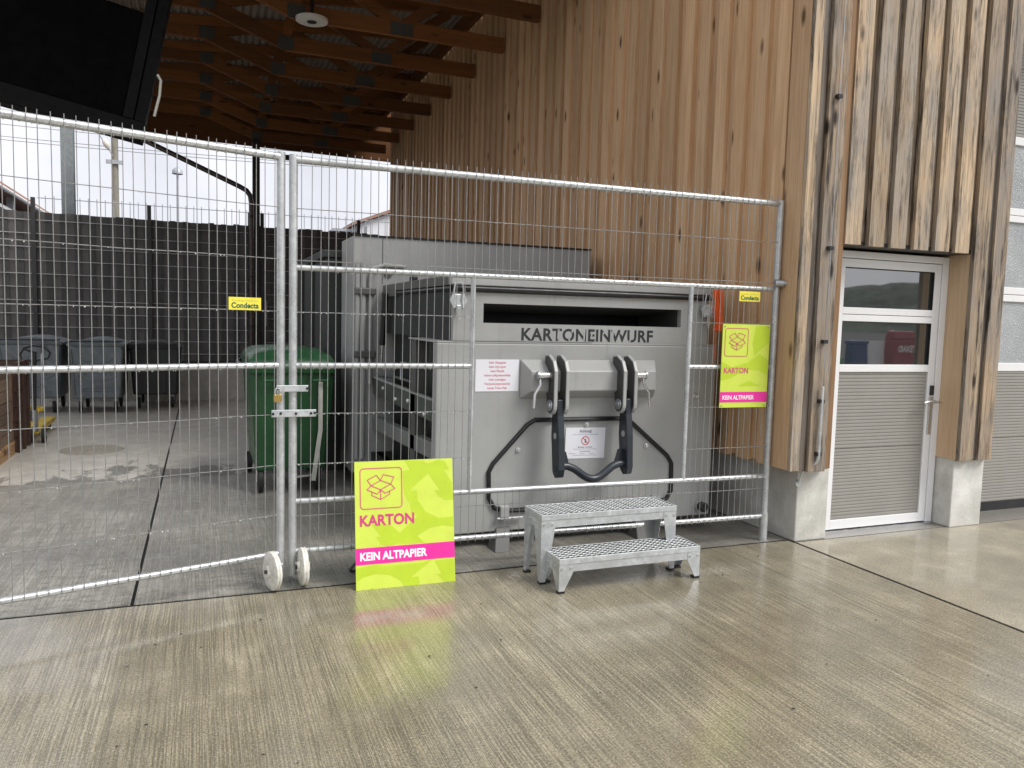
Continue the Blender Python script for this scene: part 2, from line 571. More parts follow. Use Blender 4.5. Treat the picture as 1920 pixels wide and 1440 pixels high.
def thing(name, label, cat, loc=(0, 0, 0), group=None):
    o = bpy.data.objects.new(name, None)
    COL.objects.link(o)
    o.location = loc
    o.empty_display_size = 0.2
    ROOT[o.name] = tuple(loc)
    o['label'] = label
    o['category'] = cat
    if group:
        o['group'] = group
    return o


def tag(o, label, cat, group=None):
    o['label'] = label
    o['category'] = cat
    if group:
        o['group'] = group
    return o


def inst(mesh, name, parent, loc, rot=None, scale=None):
    """another piece that shares mesh data; loc in world coordinates (roots are not rotated)"""
    o = bpy.data.objects.new(name, mesh)
    COL.objects.link(o)
    off = root_loc(parent)
    o.location = (loc[0] - off[0], loc[1] - off[1], loc[2] - off[2])
    if rot:
        o.rotation_euler = rot
    if scale:
        o.scale = scale
    if parent is not None:
        o.parent = parent
    return o


class Face:
    """a flat drawing surface: u along ux, v along uy, w along the outward normal"""
    def __init__(s, o, ux, uy):
        s.o, s.ux, s.uy = Vector(o), Vector(ux).normalized(), Vector(uy).normalized()
        s.n = s.ux.cross(s.uy).normalized()

    def p(s, u, v, w=0.0):
        return s.o + s.ux * u + s.uy * v + s.n * w

    def poly(s, mb, pts, w, t=0.0006):
        mb.prism([s.p(u, v, w) for u, v in pts], s.n * t)

    def stroke(s, mb, pts, width, w, closed=False, t=0.0006):
        n = len(pts)
        V2 = [Vector(p) for p in pts]
        offs = []
        for i in range(n):
            a = V2[i - 1] if (closed or i > 0) else None
            c = V2[(i + 1) % n] if (closed or i < n - 1) else None
            d1 = (V2[i] - a).normalized() if a is not None else None
            d2 = (c - V2[i]).normalized() if c is not None else None
            if d1 is None:
                d1 = d2
            if d2 is None:
                d2 = d1
            n1 = Vector((-d1.y, d1.x))
            n2 = Vector((-d2.y, d2.x))
            m = (n1 + n2)
            m = n1 if m.length < 1e-4 else m.normalized()
            k = 1.0 / max(0.4, m.dot(n1))
            offs.append(m * (width / 2 * k))
        for i in range(n if closed else n - 1):
            j = (i + 1) % n
            q = [V2[i] + offs[i], V2[j] + offs[j], V2[j] - offs[j], V2[i] - offs[i]]
            s.poly(mb, [(x.x, x.y) for x in q], w, t)

    def text(s, txt, u, v, size, w, name, mat, parent, bold=0.0, align='LEFT', xs=1.0, spacing=1.0, shear=0.0):
        cu = bpy.data.curves.new(name, 'FONT')
        cu.body = txt
        cu.size = size
        cu.offset = bold
        cu.align_x = align
        cu.space_character = spacing
        cu.extrude = 0.0004
        cu.shear = shear
        cu.resolution_u = 3
        ob = bpy.data.objects.new('tmp_text', cu)
        COL.objects.link(ob)
        bpy.context.view_layer.update()
        dg = bpy.context.evaluated_depsgraph_get()
        me = bpy.data.meshes.new_from_object(ob.evaluated_get(dg))
        bpy.data.objects.remove(ob)
        bpy.data.curves.remove(cu)
        off = Vector(root_loc(parent))
        for q in me.vertices:
            q.co = s.p(u + q.co.x * xs, v + q.co.y, w + q.co.z) - off
        me.materials.clear()
        me.materials.append(MT[mat])
        me.update()
        o = bpy.data.objects.new(name, me)
        COL.objects.link(o)
        o.parent = parent
        return o


def structure(mb, name, mat, smooth=False):
    o = mb.build(name, mat, None, smooth)
    o['kind'] = 'structure'
    return o


def rounded(x0, y0, x1, y1, r, n=5):
    pts = []
    for cx, cy, a0 in ((x1 - r, y1 - r, 0), (x0 + r, y1 - r, 90), (x0 + r, y0 + r, 180), (x1 - r, y0 + r, 270)):
        for k in range(n + 1):
            a = R(a0 + 90 * k / n)
            pts.append((cx + r * math.cos(a), cy + r * math.sin(a)))
    return pts


# ================================================================== GROUND
structure(MB().add([(-900, -900, -0.055), (900, -900, -0.055), (900, 900, -0.055), (-900, 900, -0.055)], [(0, 1, 2, 3)]), 'ground', 'asphalt_base')
XJ, YJ, YR = 3.82, 4.262, 7.5
for nm, x0, x1, y0, y1, m in (
        ('forecourt_slab', -16, XJ - 0.013, -16, YJ - 0.014, 'wet_concrete'),
        ('forecourt_slab', XJ + 0.013, 22, -16, 4.19, 'wet_smooth_concrete'),
        ('yard_slab', -0.335, XJ - 0.003, YJ + 0.014, YR - 0.004, 'wet_yard_concrete'),
        ('yard_slab', -16, -0.352, YJ + 0.014, YR - 0.004, 'wet_yard_concrete'),
        ('yard_slab', -0.335, XJ - 0.003, YR + 0.004, 13.995, 'dry_concrete'),
        ('yard_slab', -16, -0.352, YR + 0.004, 13.995, 'dry_concrete'),
        ('building_floor', XJ + 0.013, 22, 4.205, 16.4, 'dry_concrete')):
    structure(MB().box(x0, x1, y0, y1, -0.05, 0.0), nm, m)
for x0, x1, y0, y1 in ((-16, XJ - .0131, YJ - .0139, YJ + .0139), (XJ - .0129, XJ + .0129, -16, YJ - .0139), (XJ - .0129, XJ + .0129, YJ - .0138, 4.19), (-.352, -.335, YJ + .0141, 13.99)):
    structure(MB().box(x0, x1, y0, y1, -0.049, -0.004), 'joint_sealant', 'sealant_black')
# terrace behind the yard
structure(MB().box(-16, 12, 14.25, 30, -0.04, 0.48), 'terrace', 'asphalt_base')
rw = tag(MB().box(-16, 3.6, 14.0, 14.24, -0.045, 0.53).build('retaining_wall', 'cast_concrete', None, bevel=0.01),
         'low bare concrete retaining wall at the back of the yard', 'wall')
gm = MB()
for i in range(1500):
    x, y = random.uniform(-6, 3.4), random.uniform(14.27, 15.2)
    r = random.uniform(0.015, 0.035)
    c = Vector((x, y, 0.485 + r * 0.5 + (y < 14.45) * 0.03))
    vs = [c + Vector((sx * r * random.uniform(.7, 1.2), 0, 0)) for sx in (-1, 1)] + \
         [c + Vector((0, sy * r * random.uniform(.7, 1.2), 0)) for sy in (-1, 1)] + \
         [c + Vector((0, 0, sz * r * random.uniform(.5, .9))) for sz in (-1, 1)]
    gm.add(vs, [(0, 2, 5), (2, 1, 5), (1, 3, 5), (3, 0, 5), (2, 0, 4), (1, 2, 4), (3, 1, 4), (0, 3, 4)])
g = gm.build('gravel', 'gravel')
g['kind'] = 'stuff'
g['label'] = 'loose grey gravel strip on top of the retaining wall'
mh = thing('manhole_cover', 'round worn manhole cover set in the dry yard concrete', 'manhole cover', (-1.1, 9.2, 0))
MB().lathe((-1.1, 9.2, 0.0), (0, 0, 1), [(0.001, 0.31), (0.005, 0.30)], 28).build('cover_ring', 'manhole_iron', mh)
MB().lathe((-1.1, 9.2, 0.0), (0, 0, 1), [(0.002, 0.265), (0.009, 0.26)], 28).build('cover_plate', 'manhole_iron', mh)
# litter: a few dark leaf scraps and pebbles on the wet forecourt
lf = MB()
for i in range(46):
    x, y = random.uniform(-0.6, 3.4), random.uniform(1.7, 4.2)
    a = random.uniform(0, 6.28)
    r = random.uniform(0.004, 0.011)
    c = Vector((x, y, 0.002))
    d = Vector((math.cos(a), math.sin(a), 0))
    e = Vector((-d.y, d.x, 0))
    lf.add([c - d * r, c - e * r * 0.5 + Vector((0, 0, 0.003)), c + d * r, c + e * r * 0.5 + Vector((0, 0, 0.003))], [(0, 1, 2, 3)])
o = lf.build('leaf_scraps', 'asphalt_base')
o['kind'] = 'stuff'
o['label'] = 'tiny dark scraps and leaf bits scattered on the wet concrete'

# ================================================================== WORKSHOP BUILDING
bld = thing('timber_workshop', 'timber clad workshop with cedar side wall, weathered front, white door and sectional gate', 'building', (3.82, 4.2, 0))
XW, YF, ZW = 3.668, 4.115, 0.525          # outer faces of the cladding and its bottom edge
XN, ZT = 9.6, 5.75
MB().box(3.83, XN, 4.6, 16.35, 0.0, ZT).build('wall_core', 'container_dark', bld)
MB().box(3.735, 3.829, 4.25, 16.4, ZW - 0.01, ZT).build('side_wall', 'cedar', bld)
MB().box(3.735, 4.03, 4.155, 4.245, ZW - 0.01, ZT).build('front_wall', 'weathered_wood', bld)
MB().box(4.09, 5.275, 4.16, 4.60, 2.09, ZT).build('front_wall', 'weathered_wood', bld)
MB().box(5.285, 5.60, 4.16, 4.60, ZW - 0.01, 2.088).build('front_wall', 'weathered_wood', bld)
MB().box(5.277, 5.60, 4.16, 4.60, 2.09, ZT).build('front_wall', 'weathered_wood', bld)
MB().box(5.60, XN, 4.16, 4.60, 3.98, ZT).build('front_wall', 'weathered_wood', bld)
# plinths
MB().box(3.822, 4.10, 4.205, 16.4, 0.0, ZW + 0.05).build('plinth', 'plinth_concrete', bld, bevel=0.008)
MB().box(5.275, 5.60, 4.17, 4.58, 0.0, ZW + 0.03).build('plinth', 'plinth_concrete', bld, bevel=0.008)
MB().box(3.80, XN + .2, 4.0, 16.6, ZT, ZT + 0.2).build('roof', 'container_dark', bld)

H = ZT - ZW
# side cladding: proud boards and recessed boards, one object each
pm = MB().box(0, 0.045, 0, 0.128, 0, H).mesh('board', 'cedar')
rm = MB().box(0, 0.018, 0, 0.112, 0, H).mesh('board', 'cedar')
y = 4.335
k = 0
while y < 16.28:
    inst(pm, 'board', bld, (XW + random.uniform(0, 0.005), y + random.uniform(-.004, .004), ZW + random.uniform(-0.004, 0.004)))
    inst(rm, 'board', bld, (XW + 0.034 + random.uniform(0, 0.008), y + 0.124, ZW + 0.01))
    y += 0.2295
    k += 1
# corner boards
MB().box(XW - 0.004, XW + 0.03, 4.145, 4.315, ZW, ZT).build('corner_board', 'cedar', bld, bevel=0.003)
MB().box(XW - 0.002, 3.742, 4.112, 4.143, ZW - 0.004, ZT).build('corner_board', 'weathered_wood', bld, bevel=0.003)
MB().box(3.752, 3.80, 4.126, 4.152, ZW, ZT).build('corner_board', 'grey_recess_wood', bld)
MB().box(3.808, 3.955, 4.098, 4.15, ZW - 0.012, ZT).build('corner_board', 'dark_weathered_wood', bld, bevel=0.004)
MB().box(3.965, 4.025, 4.128, 4.152, ZW, ZT).build('corner_board', 'brown_timber', bld)
# front cladding
Hf = ZT - 2.06
fm = MB().box(0, 0.138, 0, 0.035, 0, Hf).mesh('board', 'weathered_wood')
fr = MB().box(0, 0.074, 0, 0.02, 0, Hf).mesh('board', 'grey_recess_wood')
for i in range(6):
    x = 4.03 + i * 0.2068
    inst(fr, 'board', bld, (x - 0.072 + 0.142, YF + 0.022 + random.uniform(0, .006), 2.064))
    inst(fm, 'board', bld, (x - 0.004 + 0.138 - 0.134, YF + random.uniform(-.004, .006), 2.06 + random.uniform(-.004, .002)))
H2 = ZT - ZW
f2 = MB().box(0, 0.138, 0, 0.035, 0, H2).mesh('board', 'dark_weathered_wood')
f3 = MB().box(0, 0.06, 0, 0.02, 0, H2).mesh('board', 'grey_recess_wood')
for x in (5.262, 5.458):
    inst(f2, 'board', bld, (x, YF + random.uniform(0, .004), ZW))
inst(f3, 'board', bld, (5.4, YF + 0.024, ZW + .003))
MB().box(5.262, 5.283, 4.152, 4.40, ZW, 2.062).build('door_reveal', 'pale_timber', bld, bevel=0.003)
MB().box(4.09, 5.262, 4.15, 4.33, 2.062, 2.088).build('door_head', 'column_dark', bld)

# --- white entrance door
YD = 4.32
door = MB()
DX0, DX1, DZ1 = 4.125, 5.262, 2.045
for a in ((DX0, DX0 + 0.062, YD, YD + 0.07, 0.012, DZ1), (DX1 - 0.062, DX1, YD, YD + 0.07, 0.012, DZ1),
          (DX0 + 0.062, DX1 - 0.062, YD, YD + 0.07, DZ1 - 0.05, DZ1)):
    door.box(*a)
door = door.build('door', 'white_aluminium', bld, bevel=0.004, label='white framed glazed door with ribbed grey lower panel')
LX0, LX1 = DX0 + 0.066, DX1 - 0.066
lf_ = MB()
YL = YD + 0.008
for a in ((LX0, LX0 + 0.065, .02, DZ1 - .055), (LX1 - 0.065, LX1, .02, DZ1 - .055)):
    lf_.box(a[0], a[1], YL, YL + 0.05, a[2], a[3])
for z0, z1 in ((0.02, 0.088), (1.178, 1.232), (1.545, 1.592), (1.596, 1.645), (1.93, DZ1 - .055)):
    lf_.box(LX0 + 0.065, LX1 - 0.065, YL + 0.001, YL + 0.049, z0, z1)
lf_.build('door_leaf', 'white_aluminium', door, bevel=0.003)
for z0, z1 in ((1.232, 1.545), (1.645, 1.93)):
    MB().box(LX0 + 0.065, LX1 - 0.065, YL + 0.022, YL + 0.03, z0, z1).build('pane', 'door_glass', door)
    g_ = MB()
    g_.box(LX1 - 0.071, LX1 - 0.0652, YL + 0.004, YL + 0.0215, z0, z1)
    g_.box(LX0 + 0.0652, LX1 - 0.071, YL + 0.004, YL + 0.0215, z1 - 0.006, z1)
    g_.build('glazing_bead', 'rubber_black', door)


def ribbed(x0, x1, y, z0, z1, pitch, depth=0.0045):
    mb = MB()
    n = int((z1 - z0) / pitch)
    zs = []
    for i in range(n):
        z = z0 + (z1 - z0) * i / n
        p = (z1 - z0) / n
        zs += [(z, depth), (z + p * 0.22, depth), (z + p * 0.32, 0), (z + p * 0.9, 0)]
    zs.append((z1, depth))
    vs, fs = [], []
    for z, d in zs:
        vs += [(x0, y + d, z), (x1, y + d, z)]
    for i in range(len(zs) - 1):
        fs.append((2 * i, 2 * i + 1, 2 * i + 3, 2 * i + 2))
    mb.add(vs, fs)
    mb.box(x0, x1, y + depth + 0.002, y + depth + 0.02, z0, z1)
    return mb


ribbed(LX0 + 0.065, LX1 - 0.065, YL + 0.012, 0.088, 0.612, 0.0245).build('ribbed_panel', 'ribbed_panel_grey', door)
ribbed(LX0 + 0.065, LX1 - 0.065, YL + 0.012, 0.616, 1.178, 0.0245).build('ribbed_panel', 'ribbed_panel_grey', door)
hm = MB()
hx = LX1 - 0.026
hm.box(hx - 0.018, hx + 0.018, YL - 0.010, YL - 0.001, 0.70, 0.985)
hm.build('handle_plate', 'steel', door, bevel=0.004)
MB().tube([(hx, YL - .008, 0.955), (hx, YL - .05, 0.955), (hx - 0.012, YL - 0.058, 0.955), (hx - 0.10, YL - 0.06, 0.955), (hx - 0.125, YL - 0.058, 0.945)], 0.011, 10).build('handle', 'steel', door, True)
MB().tube([(hx, YL - .06, 0.955), (hx + 0.045, YL - .058, 0.952)], 0.011, 10).build('handle', 'steel', door, True)
MB().box(hx - 0.014, hx + 0.016, YL - 0.018, YL - 0.001, 1.00, 1.075).build('key_reader', 'black_metal', door, bevel=0.004)
MB().lathe((hx, YL - .012, 0.83), (0, -1, 0), [(0, .012), (.008, .011)], 12).build('lock_cylinder', 'steel', door, True)
MB().box(DX0 - .01, DX1 + .005, YD - 0.02, YD + 0.09, 0.0, 0.011).build('threshold', 'steel', door)

# --- sectional gate on the right
YG = 4.48
gate = MB()
GX0, GX1 = 5.66, 8.9
for z0, z1 in ((1.172, 1.240), (1.745, 1.80), (1.804, 1.862), (2.388, 2.44), (2.444, 2.500), (3.0, 3.065)):
    gate.box(GX0, GX1, YG, YG + 0.05, z0, z1)
gate = gate.build('sectional_gate', 'white_aluminium', bld, bevel=0.004, label='sectional gate with rain-spotted windows and ribbed grey panels')
for z0, z1 in ((1.240, 1.745), (1.862, 2.388), (2.500, 3.0)):
    for i in range(3):
        xa = GX0 + i * (GX1 - GX0) / 3
        MB().box(xa, xa + (GX1 - GX0) / 3 - 0.06, YG + 0.015, YG + 0.03, z0, z1).build('window_pane', 'rain_glass', gate)
        MB().box(xa + (GX1 - GX0) / 3 - 0.06, xa + (GX1 - GX0) / 3, YG + 0.002, YG + 0.048, z0, z1).build('mullion', 'white_aluminium', gate)
ribbed(GX0, GX1, YG + 0.006, 0.075, 0.612, 0.0245).build('ribbed_panel', 'ribbed_panel_grey', gate)
ribbed(GX0, GX1, YG + 0.006, 0.616, 1.172, 0.0245).build('ribbed_panel', 'ribbed_panel_grey', gate)
ribbed(GX0, GX1, YG + 0.006, 3.065, 3.59, 0.0245).build('ribbed_panel', 'ribbed_panel_grey', gate)
ribbed(GX0, GX1, YG + 0.006, 3.594, 3.96, 0.0245).build('ribbed_panel', 'ribbed_panel_grey', gate)
MB().box(GX0, GX1, YG + 0.004, YG + 0.04, 0.0, 0.074).build('rubber_seal', 'rubber_black', gate)
MB().box(8.9, XN, 4.17, 4.58, 0.0, 3.98).build('front_wall', 'weathered_wood', bld)

# --- lightning conductor on the corner post
yc = 4.075
MB().tube([(3.872, yc, 5.7), (3.872, yc, 1.06)], 0.0022, 6).build('conductor_wire', 'gas_steel', bld, True)
MB().tube([(3.872, yc, 1.10), (3.87, yc, 0.62), (3.868, yc + .01, 0.585), (3.822, 4.165, 0.50), (3.816, 4.180, 0.44), (3.816, 4.20, 0.40)], [.0105] * 3 + [.006] * 3, 8).build('earth_rod', 'galvanised_sheet', bld, True)
MB().lathe((3.822, 4.206, 0.415), (0, -1, 0), [(0, .026), (.012, .024), (.016, .012)], 14).build('rod_clamp', 'galvanised_sheet', bld, True)
for z in (3.0, 2.02, 1.40, 1.00, 0.64):
    MB().box(3.852, 3.89, 4.068, 4.097, z - 0.012, z + 0.012).build('rod_bracket', 'black_metal', bld)

# ================================================================== TIMBER CANOPY
can = thing('timber_canopy', 'dark timber truss canopy with corrugated roof sheet attached to the cedar wall', 'canopy', (1.03, 16.8, 0.48))
TY = [7.41 + 1.17 * k for k in range(9)]


def ztop(x):
    return 5.50 + (x + 1.25) * 0.09


bc = MB().box(0, 2.62, 0, 0.07, 0, 0.18).mesh('bottom_chord', 'truss_timber')
dl = math.hypot(0.97, 0.35)
dgm = MB().obox((0, 0, 0), (-0.97, 0, 0.35), 0.068, 0.18).mesh('diagonal', 'truss_timber')
ucm = MB().box(-1.33, 0.03, 0, 0.07, 0, 0.16).mesh('upper_chord', 'truss_timber')
tcm = MB().obox((-1.28, 0, ztop(-1.28) - 0.08), (3.70, 0, ztop(3.7) - 0.08), 0.066, 0.14).mesh('top_chord', 'truss_timber')
npm = MB().box(-0.1, 0.1, 0, 0.003, -0.07, 0.09).mesh('nail_plate', 'nail_plate')
np2 = MB().box(-0.14, 0.14, 0, 0.003, -0.075, 0.075).mesh('nail_plate', 'nail_plate')
webs = [((2.30, 5.05), (1.25, ztop(1.25) - .15)), ((2.30, 5.05), (3.25, ztop(3.25) - .15)), ((1.03, 5.05), (1.15, ztop(1.15) - .15)), ((0.08, 5.38), (0.7, ztop(0.7) - .15))]
wm = []
for (xa, za), (xb, zb) in webs:
    wm.append(MB().obox((xa, 0, za), (xb, 0, zb), 0.062, 0.12).mesh('web', 'truss_timber'))
for ty in TY:
    inst(bc, 'bottom_chord', can, (1.03, ty, 4.93))
    inst(dgm, 'diagonal', can, (1.05, ty + 0.036, 5.02))
    inst(ucm, 'upper_chord', can, (0.08, ty + 0.001, 5.29))
    inst(tcm, 'top_chord', can, (0, ty + 0.035, 0))
    for q in wm:
        inst(q, 'web', can, (0, ty + 0.036, 0))
    inst(npm, 'nail_plate', can, (1.04, ty - 0.004, 5.01))
    inst(npm, 'nail_plate', can, (0.08, ty - 0.004, 5.37))
    inst(np2, 'nail_plate', can, (2.30, ty - 0.004, 5.01))
# corrugated sheet, ribs running back
vs, fs = [], []
xs = []
x = -1.4
while x < 3.70:
    xs += [(x, 0.0), (x + 0.035, 0.0), (x + 0.05, 0.03), (x + 0.085, 0.03)]
    x += 0.1
for x, d in xs:
    vs += [(x, 6.3, ztop(x) + d), (x, 17.5, ztop(x) + d)]  # front overhang added out of view to darken the upper wall
for i in range(len(xs) - 1):
    fs.append((2 * i, 2 * i + 1, 2 * i + 3, 2 * i + 2))
MB().add(vs, fs).build('roof_sheet', 'roof_sheet', can)
MB().box(-1.36, 3.66, 6.32, 6.39, 5.2, 5.42).build('fascia', 'column_dark', can)
MB().box(-1.45, -1.38, 6.3, 17.5, 4.95, 5.45).build('fascia', 'column_dark', can)
MB().tube([(-1.50, 6.3, 5.0), (-1.50, 17.4, 4.92)], 0.06, 10).build('gutter', 'downpipe_brown', can, True)
MB().box(0.95, 1.09, 16.72, 16.86, 0.48, 4.93).build('column', 'column_dark', can, bevel=0.006)
MB().box(1.09, 3.66, 16.75, 16.83, 4.60, 4.70).build('tie_beam', 'column_dark', can)
MB().prism([(-1.36, 17.42, 4.97), (4.5, 17.42, 4.88), (4.5, 17.42, ztop(4.5) - .004), (-1.36, 17.42, ztop(-1.36) - .004)], (0, .05, 0)).build('gable_board', 'truss_timber', can)
MB().box(3.60, 3.664, 6.4, 17.4, 5.70, 6.02).build('wall_plate', 'truss_timber', can)
lamp = thing('ceiling_lamp', 'round white unlit lamp with dark centre under the canopy trusses', 'lamp', (1.2, 9.58, 4.9))
MB().lathe((1.2, 9.58, 4.92), (0, 0, -1), [(0, .10), (0.02, .185), (0.05, .18), (0.058, .15), (.055, .065)], 28).build('lamp_ring', 'white_plastic', lamp, True)
MB().lathe((1.2, 9.58, 4.872), (0, 0, -1), [(0, .062), (0.012, .055)], 20).build('lamp_centre', 'black_metal', lamp, True)
MB().tube([(1.2, 9.58, 4.91), (1.2, 9.58, ztop(1.2))], 0.02, 8).build('lamp_stem', 'black_metal', lamp, True)

dp = thing('downpipe', 'brown metal downpipe slanting from the eave and running down the column', 'downpipe', (0.88, 16.62, 0.48))
pth = [(-1.47, 16.66, 4.96), (-1.36, 16.66, 4.84), (0.70, 16.64, 3.97), (0.83, 16.63, 3.90), (0.90, 16.62, 3.80), (0.92, 16.62, 3.66), (0.92, 16.62, 0.48)]
MB().tube(pth, 0.05, 10).build('pipe', 'downpipe_brown', dp, True)
for z in (3.4, 2.2, 1.2):
    MB().lathe((0.92, 16.62, z), (0, 0, 1), [(-.02, .058), (.02, .058)], 12).build('pipe_clamp', 'black_metal', dp, True)
    MB().box(0.90, 0.94, 16.66, 16.73, z - .01, z + .01).build('pipe_clamp', 'black_metal', dp)

# black tilted panel in front of the trusses
hp = thing('hanging_panel', 'black tilted panel with ribbed edge hanging below the timber roof', 'panel', (-1.6, 8.0, 3.2))
ang = R(-11.2)
ca, sa = math.cos(ang), math.sin(ang)
ox, oz = -0.505, 3.01


def pp(u, w, y):
    """u to the left along the lower edge, w up"""
    return (ox - u * ca - w * sa, y, oz - u * sa + w * ca)


def slab(u0, u1, w0, w1, y0, y1):
    mb = MB()
    mb.prism([pp(u0, w0, y0), pp(u1, w0, y0), pp(u1, w1, y0), pp(u0, w1, y0)], (0, y1 - y0, 0))
    return mb


slab(0.19, 8.0, 0.17, 1.12, 7.97, 8.12).build('panel_sheet', 'black_panel', hp)  # long left run lies out of view, added to cut sky light
slab(0.0, 8.0, 0.0, 0.165, 7.93, 8.18).build('bottom_rail', 'black_rail', hp, bevel=0.01)
slab(0.10, 0.185, 0.17, 2.35, 7.94, 8.16).build('edge_profile', 'black_rail', hp, bevel=0.006)
slab(0.0, 0.095, 0.17, 2.35, 7.96, 8.14).build('edge_profile', 'black_rail', hp, bevel=0.006)
slab(2.4, 2.5, 1.12, 1.9, 7.98, 8.1).build('hanger', 'black_metal', hp)
MB().tube([pp(-0.02, .62, 7.95), pp(-.055, .58, 7.95), pp(-.07, .45, 7.95), pp(-.062, .25, 7.95)], 0.012, 6).build('strap', 'strap_grey', hp, True)

# ================================================================== PRIVACY FENCE AND BACKGROUND
pf = thing('privacy_fence', 'tall dark wire fence woven with vertical plastic strips behind the yard', 'fence', (0, 16.9, 0.48))
PZ0, PZ1 = 0.48, 3.24
slm = MB().box(0, 0.112, 0, 0.012, 0, PZ1 - PZ0).mesh('slat', 'privacy_slat')
slb = MB().box(-0.012, 0.136, 0, 0.012, 0, PZ1 - PZ0).mesh('slat', 'privacy_slat_brown')
x = -7.2
i = 0
while x < 3.5:
    inst(slb if (i % 2) else slm, 'slat', pf, (x, 16.90 + (i % 2) * 0.016 + random.uniform(0, .004), PZ0), scale=(random.uniform(.97, 1.03), 1, 1 + random.uniform(-.006, .004)))
    x += 0.118
    i += 1
hw = MB().tube([(-7.2, 0, 0), (3.5, 0, 0)], 0.008, 5).mesh('fence_wire', 'privacy_wire', smooth=True)
z = 0.62
while z < 3.2:
    inst(hw, 'fence_wire', pf, (0, 16.885, z))
    z += 0.247
for x, zt in ((-5.0, 3.5), (-2.9, 3.5), (-0.95, 3.5), (0.90, 3.5), (1.14, 3.5), (3.1, 3.5)):
    MB().box(x - 0.035, x + 0.035, 16.83, 16.88, 0.48, zt).build('post', 'fence_post_dark', pf)
for x in (0.82, 1.22):
    MB().tube([(x, 16.86, 1.72), (x, 16.82, 1.72), (x, 16.82, 1.22), (x, 16.86, 1.22)], 0.02, 6).build('latch_bar', 'galvanised_tube', pf, True)

gp = thing('galvanised_column', 'broad galvanised steel post rising behind the privacy fence', 'post', (-2.42, 17.6, 0.48))
MB().box(-2.53, -2.31, 17.5, 17.512, 0.48, 6.4).build('flange', 'galvanised_post', gp)
MB().box(-2.53, -2.31, 17.70, 17.712, 0.48, 6.4).build('flange', 'galvanised_post', gp)
MB().box(-2.425, -2.413, 17.512, 17.70, 0.48, 6.4).build('column_web', 'galvanised_post', gp)

up = thing('utility_pole', 'weathered power line pole with white insulator bracket beyond the fence', 'pole', (-3.65, 40, 0))
MB().tube([(-3.66, 40, -.05), (-3.62, 40, 10.6)], [0.19, 0.13], 10).build('pole_shaft', 'pole_wood', up, True)
MB().box(-3.98, -3.28, 39.78, 39.86, 7.95, 8.12).build('cross_arm', 'far_steel', up)
MB().lathe((-3.95, 39.82, 8.8), (0.5, 0, -1), [(-.25, .05), (-.1, .14), (.1, .14), (.25, .05)], 10).build('insulator', 'white_plastic', up, True)
MB().obox((-4.3, 39.82, 9.3), (-3.7, 39.85, 8.3), 0.05, 0.05).build('insulator_stay', 'far_steel', up)
WL = ('topmost thin power line crossing the grey sky above the fence', 'lowest thin power line crossing the grey sky above the fence', 'thin power line running between the highest and lowest lines')
for k, (za, zb) in enumerate(((9.35, 9.6), (8.75, 9.0), (8.95, 9.2))):
    pts = []
    for q in range(13):
        t = q / 12
        pts.append((-14 + t * 26, 40 + k * .3, za + (zb - za) * t - 0.9 * (4 * t * (1 - t)) * .25))
    tag(MB().tube(pts, 0.018, 5).build('overhead_wire', 'far_steel', None, True), WL[k], 'wire', 'power lines above the fence')
sl = thing('street_lamp', 'slim street lamp with a hooded head far behind the fence', 'lamp', (-1.56, 60, 0))
MB().tube([(-1.56, 60, -.05), (-1.56, 60, 10.9)], [0.12, 0.07], 8).build('lamp_post', 'far_steel', sl, True)
MB().lathe((-1.56, 60, 11.4), (0, 0, -1), [(0, .06), (.1, .2), (.25, .34), (.5, .36)], 12).build('lamp_head', 'far_steel', sl, True)

rl = thing('garden_railing', 'pale thin bar railing running behind the privacy fence', 'railing', (0, 25, 0))
rb = MB().tube([(0, 0, 0.0), (0, 0, 4.58)], 0.012, 5).mesh('bar', 'far_steel', smooth=True)
x = -4.0
while x < 5.6:
    inst(rb, 'bar', rl, (x, 25, -0.05))
    x += 0.21
MB().tube([(-4.2, 25, 4.46), (5.7, 25, 4.46)], 0.014, 5).build('rail', 'far_steel', rl, True)
MB().tube([(-4.2, 25, 0.9), (5.7, 25, 0.9)], 0.014, 5).build('rail', 'far_steel', rl, True)

# open shed on the left
hl = thing('open_shed', 'grey shed with a shallow terracotta roof and white gutter behind the fence', 'shed', (-8, 34, 0))
MB().box(-12, -6.7, 24.5, 46, -.05, 5.0).build('wall', 'shed_grey', hl)
MB().prism([(-6.0, 24, 5.32), (-6.0, 24, 5.46), (-13, 24, 7.0), (-13, 24, 6.86)], (0, 23, 0)).build('roof', 'terracotta', hl)
MB().tube([(-5.95, 24, 5.27), (-5.95, 47, 5.27)], 0.07, 8).build('gutter', 'white_aluminium', hl, True)
MB().box(-6.4, -6.2, 24, 47, 4.75, 4.86).build('wall_plate', 'white_aluminium', hl)
for yy in (26, 32.5, 39, 45):
    MB().box(-6.4, -6.2, yy, yy + .2, -.05, 5.3).build('post', 'far_steel', hl)

